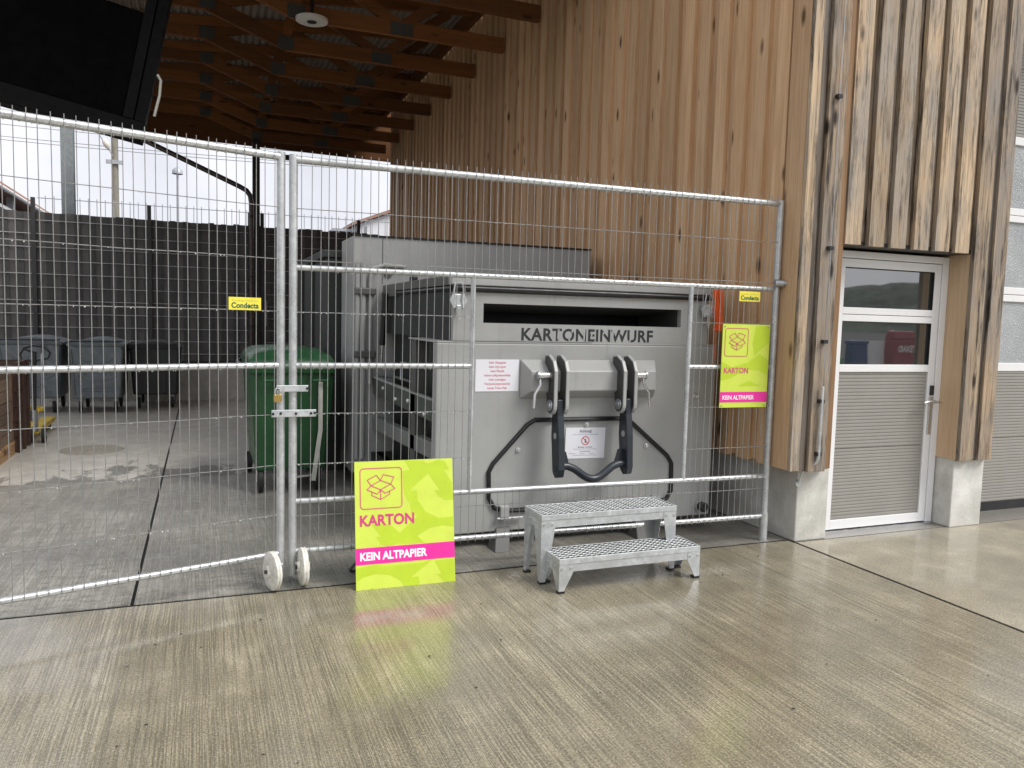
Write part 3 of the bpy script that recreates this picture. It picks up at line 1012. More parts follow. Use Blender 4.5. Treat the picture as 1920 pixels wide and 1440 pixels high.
hr = thing('white_house', 'white gabled house with terracotta roof edge beyond the fence', 'house', (14, 62, 0))
MB().prism([(11.0, 60, -.05), (17.2, 60, -.05), (17.2, 60, 8.4), (14.1, 60, 9.6), (11.0, 60, 8.3)], (0, 9, 0)).build('wall', 'house_white', hr)
MB().prism([(10.5, 59.6, 8.18), (14.1, 59.6, 9.62), (14.1, 59.6, 9.85), (10.5, 59.6, 8.40)], (0, 10, 0)).build('roof', 'terracotta', hr)
MB().prism([(17.7, 59.6, 8.18), (14.1, 59.6, 9.62), (14.1, 59.6, 9.85), (17.7, 59.6, 8.40)], (0, 10, 0)).build('roof', 'terracotta', hr)
MB().tube([(11.6, 59.9, 8.2), (11.6, 59.9, 0)], 0.06, 6).build('downpipe', 'shed_grey', hr, True)
MB().box(12.5, 13.2, 59.95, 60.02, 6.2, 7.3).build('window', 'door_glass', hr)
ho = thing('beige_outhouse', 'low beige outbuilding beside the white house', 'house', (9.8, 62, 0))
MB().box(9.4, 10.8, 60.5, 64, -.05, 7.75).build('wall', 'house_beige', ho)
MB().box(9.2, 10.95, 60.3, 64.2, 7.75, 7.95).build('roof', 'far_steel', ho)

# hills all round, seen mirrored in the door panes
for nm, rad, hb, hv, sd in (('hills', 620, 40, 34, 3), ('hills', 260, 10, 9, 9)):
    rnd = random.Random(sd)
    ph = [rnd.uniform(0, 6.28) for _ in range(9)]
    n = 360
    vs, fs = [], []
    for i in range(n + 1):
        a = math.radians(180 + 190 * i / n)
        hgt = hb + hv * (0.5 * math.sin(a * 5 + ph[0]) + 0.3 * math.sin(a * 11 + ph[1]) + 0.12 * math.sin(a * 29 + ph[2])) + rnd.uniform(0, 1) * hv * 0.10
        hgt = max(hgt, 4)
        for f_, z_ in ((1.0, -1), (1.06, hgt * 0.6), (1.12, hgt), (1.3, hgt * .8), (1.4, -1)):
            vs.append((rad * f_ * math.cos(a), rad * f_ * math.sin(a), z_))
    for i in range(n):
        for k in range(4):
            fs.append((i * 5 + k, (i + 1) * 5 + k, (i + 1) * 5 + k + 1, i * 5 + k + 1))
    structure(MB().add(vs, fs), nm, 'foliage_hill', True)

# ================================================================== WASTE COMPACTOR
cp = thing('waste_compactor', 'large grey steel cardboard press with letterbox slot and lifting hook', 'compactor', (2.4, 5.2, 0))
F0 = 4.70
CX0, CX1, HX0, HX1, SH = 1.36, 3.46, 1.465, 3.375, 1.345
MB().box(CX0, CX1, F0, F0 + 0.07, 0.10, SH - .008).build('front_panel', 'machine_grey', cp, bevel=0.008)
MB().box(CX0 - .002, CX1 + .002, F0 + .002, 5.42, SH - .008, SH + .004).build('shoulder_plate', 'machine_grey', cp, bevel=0.003)
# hopper front with the slot
SX0, SX1, SZ0, SZ1 = 1.665, 3.148, 1.468, 1.592
hf = MB()
hz0, hz1 = SH + .005, 1.660
hf.box(HX0, SX0, F0 + .004, F0 + .05, hz0, hz1)
hf.box(SX1, HX1, F0 + .004, F0 + .05, hz0, hz1)
hf.box(SX0, SX1, F0 + .004, F0 + .05, hz0, SZ0)
hf.box(SX0, SX1, F0 + .004, F0 + .05, SZ1, hz1)
hf.build('hopper_front', 'machine_grey', cp)
ch = MB()
ch.prism([(SX0 - .012, F0 + .05, SZ1 + .012), (SX0 - .012, F0 + .42, SZ1 - .05), (SX1 + .012, F0 + .42, SZ1 - .05), (SX1 + .012, F0 + .05, SZ1 + .012)], (0, 0, .004))
ch.box(SX1 + .008, SX1 + .012, F0 + .05, F0 + .6, SZ0 - .3, SZ1)
ch.box(SX0 - .012, SX0 - .008, F0 + .05, F0 + .6, SZ0 - .3, SZ1)
ch.build('slot_chute', 'machine_grey_dark', cp)
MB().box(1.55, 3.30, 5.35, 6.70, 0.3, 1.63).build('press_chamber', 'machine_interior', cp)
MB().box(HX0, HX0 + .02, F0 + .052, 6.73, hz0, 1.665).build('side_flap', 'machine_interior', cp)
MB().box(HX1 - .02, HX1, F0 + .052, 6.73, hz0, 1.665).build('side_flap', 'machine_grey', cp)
# lid and gasket
MB().box(HX0 - .02, HX1 + .02, F0 - .012, F0 + .06, 1.702, 1.765).build('lid_edge', 'machine_grey', cp, bevel=0.006)
MB().prism([(HX0 - .02, F0 + .061, 1.70), (HX0 - .02, 6.70, 1.70), (HX0 - .02, 6.70, 1.755), (HX0 - .02, F0 + .061, 1.765)], (HX1 - HX0 + .04, 0, 0)).build('lid', 'machine_grey_dark', cp, bevel=0.004)
MB().tube([(HX0 - .01, F0 - .006, 1.681), (HX1 + .01, F0 - .006, 1.681)], 0.019, 10).build('rubber_gasket', 'rubber_black', cp, True)
MB().tube([(HX0 - .005, F0 + .02, 1.681), (HX0 - .005, 6.68, 1.681)], 0.017, 8).build('rubber_gasket', 'rubber_black', cp, True)
MB().box(HX0 - .03, HX0 + .10, 6.2, 6.7, 1.655, 1.70).build('lid_hinge', 'machine_grey_dark', cp, bevel=.004)
MB().tube([(HX0 - .05, 6.45, 1.68), (HX0 - .05, 6.55, 1.25)], 0.028, 8).build('gas_strut', 'rubber_black', cp, True)
MB().tube([(HX0 - .05, 6.54, 1.27), (HX0 - .05, 6.58, 1.10)], 0.011, 8).build('gas_strut', 'steel', cp, True)
MB().box(HX0 + .15, HX0 + .20, 6.35, 6.45, 1.766, 1.83).build('lid_knob', 'rubber_black', cp, bevel=.01)
# rear cabinet
MB().box(1.20, 3.468, 6.75, 7.35, 0.12, 2.17).build('rear_cabinet', 'machine_grey', cp, bevel=0.008)
MB().tube([(1.19, 6.745, 2.175), (3.468, 6.745, 2.175)], 0.008, 6).build('cabinet_seal', 'rubber_black', cp, True)
MB().box(1.45, 1.454, 6.745, 6.7495, 1.77, 2.165).build('panel_joint', 'machine_grey_dark', cp)
MB().lathe((1.50, 6.749, 1.86), (0, -1, 0), [(0, .038), (.01, .036)], 16).build('blind_plug', 'machine_grey_dark', cp, True)
for x, r in ((1.235, .018), (1.285, .02), (1.345, .018)):
    MB().tube([(x, 6.72, 0.9 if r < .02 else 0.2), (x, 6.72, 1.82), (x + .02, 6.72, 1.9), (x + .12, 6.73, 1.93), (x + .30, 6.73, 1.925)] if x == 1.345 else [(x, 6.72, 0.25), (x, 6.72, 1.95)], r, 8).build('hydraulic_pipe', 'machine_grey', cp, True)
for z in (1.70, 1.16):
    MB().box(1.205, 1.39, 6.685, 6.75, z - .03, z + .03).build('pipe_clamp', 'machine_grey_dark', cp, bevel=.01)
MB().tube([(1.39, 6.6, 0.99), (1.5, 6.4, .985), (1.52, 5.6, 0.985)], 0.013, 8).build('hydraulic_pipe', 'machine_grey_dark', cp, True)
# open left side: beams, column, bolts
MB().box(1.375, 1.45, 4.78, 6.74, 0.815, 0.955).build('side_beam', 'beam_green_grey', cp, bevel=0.006)
MB().box(1.371, 1.40, 4.85, 6.73, 0.956, 0.966).build('beam_cap', 'machine_grey', cp)
MB().obox((1.41, 4.78, 0.63), (1.41, 6.74, 0.56), 0.07, 0.11).build('side_beam', 'beam_light_grey', cp, bevel=0.006)
MB().box(1.40, 1.46, 4.78, 6.74, 0.16, 0.30).build('side_beam', 'beam_green_grey', cp, bevel=0.006)
MB().box(1.375, 1.47, 5.28, 5.40, 0.16, SH - .01).build('side_column', 'machine_grey_dark', cp, bevel=.004)
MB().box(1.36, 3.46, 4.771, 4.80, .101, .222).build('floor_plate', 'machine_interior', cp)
for yy, zz in ((6.3, .90), (5.85, .86), (5.45, .89), (5.0, .85)):
    MB().lathe((1.374, yy, zz), (-1, 0, 0), [(0, .020), (.012, .018), (.018, .008)], 8).build('bolt', 'steel', cp, True)
MB().tube([(1.5, 6.2, 0.98), (1.5, 6.2, 1.12), (1.5, 5.7, 1.12), (1.5, 5.7, 0.98)], .012, 6).build('hydraulic_pipe', 'gas_steel', cp, True)
MB().tube([(1.49, 5.2, 1.2), (1.49, 4.9, 1.2)], .01, 6).build('hydraulic_pipe', 'gas_steel', cp, True)
MB().tube([(1.49, 5.2, 1.08), (1.49, 4.85, 1.08)], .01, 6).build('hydraulic_pipe', 'gas_steel', cp, True)
# underframe and feet
MB().box(1.55, 1.67, 4.85, 7.3, 0.05, 0.22).build('skid', 'machine_grey_dark', cp)
MB().box(3.18, 3.30, 4.85, 7.3, 0.05, 0.22).build('skid', 'machine_grey_dark', cp)
MB().box(1.37, 3.45, 4.78, 7.3, 0.223, 0.3).build('floor_plate', 'machine_interior', cp)  # widened under the whole body to keep light out beneath it
for x in (1.79, 2.84):
    MB().prism([(x, 4.80, 0.14), (x, 4.71, 0.14), (x - .06, 4.56, 0.0), (x - .06, 4.70, 0.0)], (0.10, 0, 0)).build('foot', 'machine_grey_dark', cp, bevel=.004)
# beaded seam lines
MB().box(CX0 + .1, CX1 - .09, F0 - .0015, F0 + .003, SH + .008, SH + .013).build('weld_seam', 'machine_grey', cp)
# hook beam
x0, x1, z0, z1, yb, yf = 1.925, 2.945, 0.975, 1.238, F0 - .001, F0 - .095
e = 0.045
MB().add([(x0, yb, z0), (x1, yb, z0), (x1, yb, z1), (x0, yb, z1),
          (x0 + e, yf, z0 + .06), (x1 - e, yf, z0 + .06), (x1 - e, yf, z1 - .075), (x0 + e, yf, z1 - .075)],
         [(0, 1, 5, 4), (1, 2, 6, 5), (2, 3, 7, 6), (3, 0, 4, 7), (4, 5, 6, 7), (3, 2, 1, 0)]).build('hook_beam', 'machine_grey', cp, bevel=0.006)
# lug plates in two pairs
prof = [(F0 - .02, 1.265), (F0 - .075, 1.272), (F0 - .15, 1.235), (F0 - .185, 1.17), (F0 - .185, 1.02)]
for k in range(9):
    a = R(200 + 160 * k / 8 - 20)
    prof.append((F0 - .125 + .062 * math.cos(a), .945 + .062 * math.sin(a)))
prof += [(F0 - .062, 1.0), (F0 - .02, 1.06)]
for x in (2.092, 2.176, 2.598, 2.682):
    MB().prism([(x, a, c) for a, c in prof], (0.024, 0, 0)).build('lug_plate', 'machine_grey', cp, bevel=.003)
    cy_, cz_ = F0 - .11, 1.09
    MB().prism([(x - .0012, cy_ + (a - cy_) * .88, cz_ + (c - cz_) * .95) for a, c in prof], (.0012, 0, 0)).build('lug_shade_face', 'lug_shade_grey', cp)  # thin dark sheet paints shade on the plate's left side
for sx, xa in ((-1, 2.092), (1, 2.706)):
    MB().tube([(xa - sx * .02, F0 - .125, 1.14), (xa + sx * .085, F0 - .125, 1.14)], .024, 12).build('locking_pin', 'steel', cp, True)
    hd = MB().tube([(xa + sx * .075, F0 - .125, 1.13), (xa + sx * .075, F0 - .135, 1.08), (xa + sx * .115, F0 - .14, 1.02), (xa + sx * .122, F0 - .14, .93)], .0085, 8)
    hd.build('pin_handle', 'steel', cp, True)
    MB().lathe((xa + sx * .085, F0 - .125, 1.14), (sx, 0, 0), [(0, .028), (.012, .028)], 12).build('locking_pin', 'gas_steel', cp, True)
for x in (2.092, 2.598):
    MB().lathe((x, F0 - .125, .945), (-1, 0, 0), [(0, .038), (.008, .036), (.008, .022), (.016, .02)], 16).build('pivot_bolt', 'gas_steel', cp, True)
    MB().lathe((x, F0 - .13, 1.165), (-1, 0, 0), [(0, .016), (.002, .015)], 12).build('lug_hole', 'black_metal', cp, True)
# dark swinging arms and hook bar
for x in (2.130, 2.636):
    mb = MB()
    pr = [(F0 - .16, .985), (F0 - .09, .985), (F0 - .075, .90), (F0 - .07, .74), (F0 - .105, .50), (F0 - .145, .468), (F0 - .19, .48), (F0 - .205, .53), (F0 - .19, .74), (F0 - .165, .88)]
    mb.prism([(x, a, c) for a, c in pr], (.046, 0, 0))
    arm = mb.build('hook_arm', 'hook_blue_black', cp, bevel=.006)
    MB().lathe((x - .0005, F0 - .135, .745), (-1, 0, 0), [(0, .022), (.002, .021)], 16).build('arm_hole', 'machine_grey', arm, True)
    MB().lathe((x - .0005, F0 - .15, .53), (-1, 0, 0), [(0, .02), (.006, .018)], 12).build('arm_rivet', 'hook_blue_black', arm, True)
    sg = 1 if x < 2.4 else -1
    xx = x + .046 if sg > 0 else x
    MB().prism([(xx, F0 - .15, .64), (xx + sg * .03, F0 - .15, .64), (xx + sg * .055, F0 - .15, .555), (xx, F0 - .15, .555)], (0, .03, 0)).build('arm_gusset', 'hook_blue_black', arm)
yb = F0 - .15
bar = [(2.15, yb, .545), (2.215, yb, .545)]
for k in range(15):
    t = k / 14
    bar.append((2.235 + .34 * t, yb - .012 * math.sin(math.pi * t), .538 - .085 * math.sin(math.pi * t) ** 1.5))
bar += [(2.60, yb, .545), (2.66, yb, .545)]
MB().tube(bar, 0.026, 12).build('hook_bar', 'hook_blue_black', cp, True)
# hatch outline gasket
hp_ = [(2.04, .835), (2.71, .832), (2.76, .812), (3.075, .555), (3.112, .50), (3.118, .30), (3.085, .245), (3.02, .225), (1.83, .238), (1.765, .262), (1.728, .33), (1.722, .50), (1.75, .555), (1.985, .805)]
MB().tube([(x, F0 - .008, z) for x, z in hp_], .0155, 8, closed=True).build('hatch_gasket', 'rubber_black', cp, True)
for x in (1.83, 2.39, 2.985):
    MB().box(x - .03, x + .03, F0 - .045, F0 - .001, .20, .275).build('hatch_hinge', 'machine_grey', cp, bevel=.004)
for x in (1.87, 3.03):
    MB().tube([(x - .09, F0 - .03, .195), (x + .09, F0 - .03, .195)], .010, 8).build('hinge_pin', 'steel', cp, True)
for x, z in ((2.425, .795), (1.925, .638), (2.90, .634), (3.315, .98), (3.285, .985)):
    MB().lathe((x, F0 - .001, z), (0, -1, 0), [(0, .019), (.005, .018), (.006, .010), (.016, .009)], 12).build('bolt', 'steel', cp, True)
MB().lathe((3.365, F0 - .001, .175), (0, -1, 0), [(0, .042), (.03, .042)], 18).build('drain_collar', 'machine_grey', cp, True)
MB().lathe((3.365, F0 - .031, .175), (0, -1, 0), [(0, .034), (.04, .036), (.045, .03)], 18).build('drain_plug', 'rubber_black', cp, True)
MB().tube([(3.47, 4.9, .62), (3.53, 4.88, .5), (3.555, 4.87, .3), (3.53, 4.86, .14), (3.49, 4.9, .12)], .009, 6).build('cable', 'rubber_black', cp, True)
# over-centre latches


def latch(x, z):
    y = F0 - .03
    MB().box(x - .032, x + .032, y, F0 - .014, z - .11, z - .02).build('latch_body', 'galvanised_sheet', cp, bevel=.005)
    MB().tube([(x - .022, y - .006, z - .06), (x - .03, y - .008, z), (x - .022, y - .006, z + .05), (x + .022, y - .006, z + .05), (x + .03, y - .008, z), (x + .022, y - .006, z - .06)], .0055, 6).build('latch_bow', 'steel', cp, True)
    MB().prism([(x - .012, y - .014, z - .09), (x + .014, y - .014, z - .09), (x + .017, y - .014, z - .16), (x + .004, y - .014, z - .20), (x - .010, y - .014, z - .16)], (0, .008, 0)).build('latch_lever', 'steel', cp, bevel=.003)
    for q in (-1, 1):
        MB().prism([(x + q * .034, y - .01, z - .015), (x + q * .056, y - .01, z - .06), (x + q * .030, y - .01, z - .115), (x + q * .022, y - .01, z - .06)], (0, .02, 0)).build('latch_cheek', 'galvanised_sheet', cp)


latch(1.485, 1.665)
latch(3.348, 1.655)
st = thing('orange_strap', 'bunched orange lashing strap hanging at the right latch of the press', 'strap', (3.40, 4.66, 1.4))
for k in range(3):
    pts = [(3.395 + .012 * k, 4.66 - .012 * k, 1.74), (3.415 + .01 * k, 4.655 - .012 * k, 1.66), (3.395 + .014 * k, 4.65 - .012 * k, 1.58), (3.42 + .008 * k, 4.65 - .012 * k, 1.50), (3.40 + .01 * k, 4.65 - .01 * k, 1.45)]
    mb = MB()
    for a, c in zip(pts, pts[1:]):
        mb.obox(a, c, .034, .006, (0, 1, 0.2))
    mb.build('strap_loop', 'orange_strap', st)
MB().tube([(3.405, 4.645, 1.46), (3.41, 4.65, 1.30), (3.405, 4.66, 1.20)], .004, 5).build('strap_tail', 'orange_strap', st, True)
# stencilled lettering
ff = Face((1.925, F0 + .004, 1.362), (1, 0, 0), (0, 0, 1))
ff.text('KARTONEINWURF', 0, 0.0, 0.112, .0008, 'lettering', 'stencil_black', cp, bold=.0030, spacing=1.07, xs=1.0)
LET = cp.children[-1]
# fit lettering to its place
bbx = [v.co.x for v in LET.data.vertices]
w_ = max(bbx) - min(bbx)
sc = 0.99 / w_
mnx = min(bbx)
for v in LET.data.vertices:
    v.co.x = mnx + (v.co.x - mnx) * sc
# thin stencil bridges cut the letters: narrow grey bars over the lettering
for k, (u, v0, v1) in enumerate([(0.262, .01, .075), (0.345, .0, .03), (0.365, .055, .08), (0.455, .0, .08), (0.51, .03, .05), (0.600, .045, .062), (0.672, .0, .08), (0.735, .05, .08), (0.81, .0, .03)]):
    m_ = MB()
    ff.poly(m_, [(u, v0), (u + .012, v0), (u + .016, v1), (u + .004, v1)], .0016, .0003)
    m_.build('stencil_bridge', 'machine_grey', cp)

# long dark container behind the press
dc = thing('dark_container', 'dark grey steel container body behind the grey press', 'container', (2.3, 8.6, 0))
MB().box(1.08, 3.46, 7.42, 10.2, 0.08, 2.02).build('container_body', 'container_dark', dc, bevel=.01)
MB().box(1.04, 3.47, 7.40, 10.24, 2.02, 2.09).build('top_rail', 'container_dark', dc, bevel=.008)
for yy in (8.3, 9.2):
    MB().box(1.045, 1.08, yy, yy + .08, .1, 2.02).build('stiffener', 'container_dark', dc)
MB().tube([(1.03, 10.16, 0.4), (1.03, 10.10, 2.0)], .02, 6).build('door_rod', 'black_metal', dc, True)
vs, fs = [], []
for i in range(9):
    for j in range(9):
        u, w = i / 8, j / 8
        vs.append((1.25 + 2.15 * u, 7.45 + 2.6 * w, 2.092 + .03 * math.sin(math.pi * u) + .16 * math.sin(math.pi * min(1, u + .15)) * w * (1 - w) * 2 * .5 + .012 * random.random()))
for i in range(8):
    for j in range(8):
        fs.append((i * 9 + j, i * 9 + j + 1, i * 9 + 10 + j, i * 9 + 9 + j))
tag(MB().add(vs, fs).build('tarpaulin', 'tarp_white', None, True), 'white tarpaulin lying over the dark container', 'tarpaulin')

# ================================================================== MESH FENCE PANEL (right) AND GATE (left)
ZTOP, ZR1, ZMID, ZB1, ZBOT = 2.318, 1.745, 1.213, .457, .175
WZ = (2.06, 1.784, 1.505, .947, .667, .375)
A = Vector((0.458, 4.395, 0))
B = Vector((3.633, 4.305, 0))
d_ = (B - A).normalized()
L_ = (B - A).length
fa = math.atan2(d_.y, d_.x)
fp = thing('mesh_fence_panel', 'galvanised wire mesh fence panel with open window in front of the press', 'fence panel', tuple(A))


def on(u, z, off=0.0):
    q = A + d_ * u + Vector((d_.y, -d_.x, 0)) * off
    return (q.x, q.y, z)


uv1, uv2 = 1.022, 2.507
RT = .0205
MB().tube([on(0, .04), on(0, ZTOP + .025)], .0225, 12).build('post', 'galvanised_tube', fp, True)
MB().tube([on(L_, 0.0), on(L_, ZTOP + .02)], .0225, 12).build('post', 'galvanised_tube', fp, True)
MB().tube([on(L_, 0.0), on(L_, .20)], .028, 12).build('post_sleeve', 'galvanised_tube', fp, True)
for z, ua, ub in ((ZTOP, .0, L_), (ZR1, 0, L_), (ZB1, 0, L_), (ZBOT, 0, L_), (ZMID, 0, uv1), (ZMID, uv2, L_)):
    r = RT if z == ZTOP else .0165
    MB().tube([on(ua, z), on(ub, z)], r, 10).build('rail', 'galvanised_tube', fp, True)
for u in (uv1, uv2):
    MB().tube([on(u, ZB1), on(u, ZR1)], .0155, 10).build('upright', 'galvanised_tube', fp, True)
wr = .0020
full = MB().tube([(0, 0, ZBOT - .02), (0, 0, ZTOP + .048)], wr, 6).mesh('wire', 'galvanised_wire', smooth=True)
topw = MB().tube([(0, 0, ZR1), (0, 0, ZTOP + .048)], wr, 6).mesh('wire', 'galvanised_wire', smooth=True)
botw = MB().tube([(0, 0, ZBOT - .02), (0, 0, ZB1)], wr, 6).mesh('wire', 'galvanised_wire', smooth=True)
u = .045
while u < L_ - .03:
    j = u + random.uniform(-.0025, .0025)
    inwin = uv1 - .005 < u < uv2 + .005
    rt = (random.uniform(-.002, .002), random.uniform(-.0028, .0028), 0)
    if inwin:
        inst(topw, 'wire', fp, on(j, 0, .021), rt)
        inst(botw, 'wire', fp, on(j, 0, .021), rt)
    else:
        inst(full, 'wire', fp, on(j, 0, .021), rt)
    u += .0462


def hwire(z, ua, ub):
    pts = [on(ua + (ub - ua) * k / 8, z + random.uniform(-.002, .002), .0155) for k in range(9)]
    MB().tube(pts, .0022, 6).build('wire', 'galvanised_wire', fp, True)


for z in WZ:
    if ZB1 < z < ZR1:
        hwire(z, 0, uv1)
        hwire(z, uv2, L_)
    else:
        hwire(z, 0, L_)
def drops(parent, fn, spec, n, seed):
    """rain beads hanging from rails and wires: too many to count"""
    r_ = random.Random(seed)
    mb = MB()
    for _ in range(n):
        z, ua, ub, dz, off = r_.choice(spec)
        c = Vector(fn(r_.uniform(ua, ub), z - dz, off))
        q = r_.uniform(.0022, .0042)
        mb.add([c + Vector((q, 0, 0)), c + Vector((0, q, 0)), c + Vector((-q, 0, 0)), c + Vector((0, -q, 0)), c + Vector((0, 0, q)), c + Vector((0, 0, -q * 1.3))],
               [(0, 1, 4), (1, 2, 4), (2, 3, 4), (3, 0, 4), (1, 0, 5), (2, 1, 5), (3, 2, 5), (0, 3, 5)])
    mb.build('rain_drops', 'rain_bead', parent, True, kind='stuff')


drops(fp, on, [(ZTOP, .05, L_ - .05, RT + .001, 0), (ZR1, .05, L_ - .05, .0175, 0), (ZBOT, .05, L_ - .05, .0175, 0), (ZB1, .05, L_ - .05, .0175, 0), (ZMID, .05, uv1, .0175, 0), (2.06, 0, L_, .003, .0155), (1.505, 0, uv1, .003, .0155), (.947, 0, uv1, .003, .0155), (.667, 0, uv1, .003, .0155)], 300, 5)
# wall bracket
bk = MB().tube([on(L_ - .01, 1.785), (3.66, 4.26, 1.785)], .013, 8).build('wall_bracket', 'gas_steel', fp, True)
MB().lathe((3.60, 4.285, 1.785), (1, -.4, 0), [(0, .026), (.06, .026), (.064, .018), (.085, .018)], 12).build('bracket_clamp', 'gas_steel', bk, True)


def caster(mb_parent, c, axis, nmat='nylon_white', r=.105, w=.042):
    ax = Vector(axis).normalized()
    q = MB().lathe(Vector(c) - ax * w / 2, ax, [(0, r * .55), (.004, r * .93), (.009, r), (w * .42, r), (w * .5, r * .965), (w * .58, r), (w - .009, r), (w - .004, r * .93), (w, r * .55)], 32).build('wheel', nmat, mb_parent, True)
    MB().lathe(Vector(c) - ax * (w / 2 + .012), ax, [(0, .012), (0, .026), (.012, .034), (w + .012, .034), (w + .024, .026), (w + .024, .012)], 18).build('hub', nmat, q, True)
    MB().lathe(Vector(c) - ax * (w / 2 + .022), ax, [(0, .011), (w + .044, .011)], 8).build('axle', 'black_metal', q, True)
    return q


caster(fp, (.507, 4.315, .107), (1, .06, 0))

ga = thing('mesh_gate', 'galvanised wire mesh gate swung slightly toward the viewer beside the press fence', 'gate', (0.395, 4.41, 0))
GA = Vector((0.395, 4.41, 0))
gd = Vector((-math.cos(R(17)), -math.sin(R(17)), 0))
gn = Vector((-gd.y, gd.x, 0))
gn = gn if gn.y < 0 else -gn
GL = 3.2


def og(u, z, off=0.0):
    q = GA + gd * u + gn * off
    return (q.x, q.y, z)


MB().tube([og(0, .03), og(0, ZTOP + .035)], .0225, 12).build('post', 'galvanised_tube', ga, True)
MB().tube([og(GL, .03), og(GL, ZTOP + .035)], .0225, 12).build('post', 'galvanised_tube', ga, True)
for z in (ZTOP + .01, ZMID, ZBOT - .01):
    MB().tube([og(0, z), og(GL, z)], RT if z > 2 else .0165, 10).build('rail', 'galvanised_tube', ga, True)
u = .047
while u < GL - .03:
    rt = (random.uniform(-.002, .002), random.uniform(-.0028, .0028), 0)
    inst(full, 'wire', ga, og(u + random.uniform(-.0025, .0025), 0, .021), rt)
    u += .0488
for z in (2.06, 1.787, 1.507, .945, .664, .387):
    MB().tube([og(GL * k / 12, z + random.uniform(-.003, .003), .0155) for k in range(13)], .0022, 6).build('wire', 'galvanised_wire', ga, True)
caster(ga, (.342, 4.285, .107), (gd.x, gd.y, 0))
# far end of the gate stands on a wheel too
caster(ga, og(GL, .107, .06), (gd.x, gd.y, 0))
for (q, x0_) in ((fp, .50), (ga, .372)):
    MB().tube([(x0_ - .03, 4.355, .115), (x0_ + .03, 4.355, .115)], .009, 8).build('wheel_bolt', 'steel', q, True)
    MB().tube([(x0_ - .01, 4.29, .115), (x0_ - .01, 4.405, .115)], .008, 8).build('wheel_bolt', 'steel', q, True)
drops(ga, og, [(ZTOP + .01, .05, GL, RT + .001, 0), (ZMID, .05, GL, .0175, 0), (ZBOT - .01, .05, GL, .0175, 0)] + [(z, .05, GL, .003, .0155) for z in (2.06, 1.787, 1.507, .945, .664, .387)], 340, 6)
# clamp plates and padlock
pl = MB().box(.368, .535, 4.352, 4.360, 1.072, 1.108).build('lock_plate', 'galvanised_sheet', ga, bevel=.003)
MB().box(.342, .578, 4.350, 4.358, .934, .974).build('lock_plate', 'galvanised_sheet', ga, bevel=.003)
for x, z in ((.378, 1.09), (.53, 1.09), (.35, .953), (.39, .955), (.47, .953), (.55, .953), (.57, .955)):
    MB().lathe((x, 4.351, z), (0, -1, 0), [(0, .008), (.006, .007)], 8).build('rivet', 'black_metal', ga, True)
pk = thing('padlock', 'small brass padlock hanging from the gate lock plate', 'padlock', (.372, 4.34, 1.0))
MB().box(.352, .394, 4.332, 4.350, 1.018, 1.060).build('lock_body', 'brass', pk, bevel=.004)
MB().tube([(.36, 4.341, 1.055), (.36, 4.341, 1.083), (.366, 4.341, 1.092), (.380, 4.341, 1.092), (.386, 4.341, 1.083), (.386, 4.341, 1.055)], .0035, 8).build('shackle', 'steel', pk, True)


def maker_label(parent, o, ux, w, h):
    F = Face(o, ux, (0, 0, 1))
    mb = MB()
    F.poly(mb, [(0, 0), (w, 0), (w, h), (0, h)], 0, .002)
    pl_ = mb.build('label_plate', 'label_yellow', parent)
    F.text('Condecta', w * .5, h * .16, h * .60, .0024, 'lettering', 'label_green_text', pl_, bold=.0012, align='CENTER', xs=.92)
    F.text('Condecta Mobilzaun', w * .5, h * .68, h * .25, .0024, 'small_print', 'label_faint_text', pl_, align='CENTER')
    return pl_


maker_label(ga, og(.290, 1.508, .026), -gd, .17, .066)
maker_label(fp, on(2.862, 1.655, .026), d_, .165, .066)


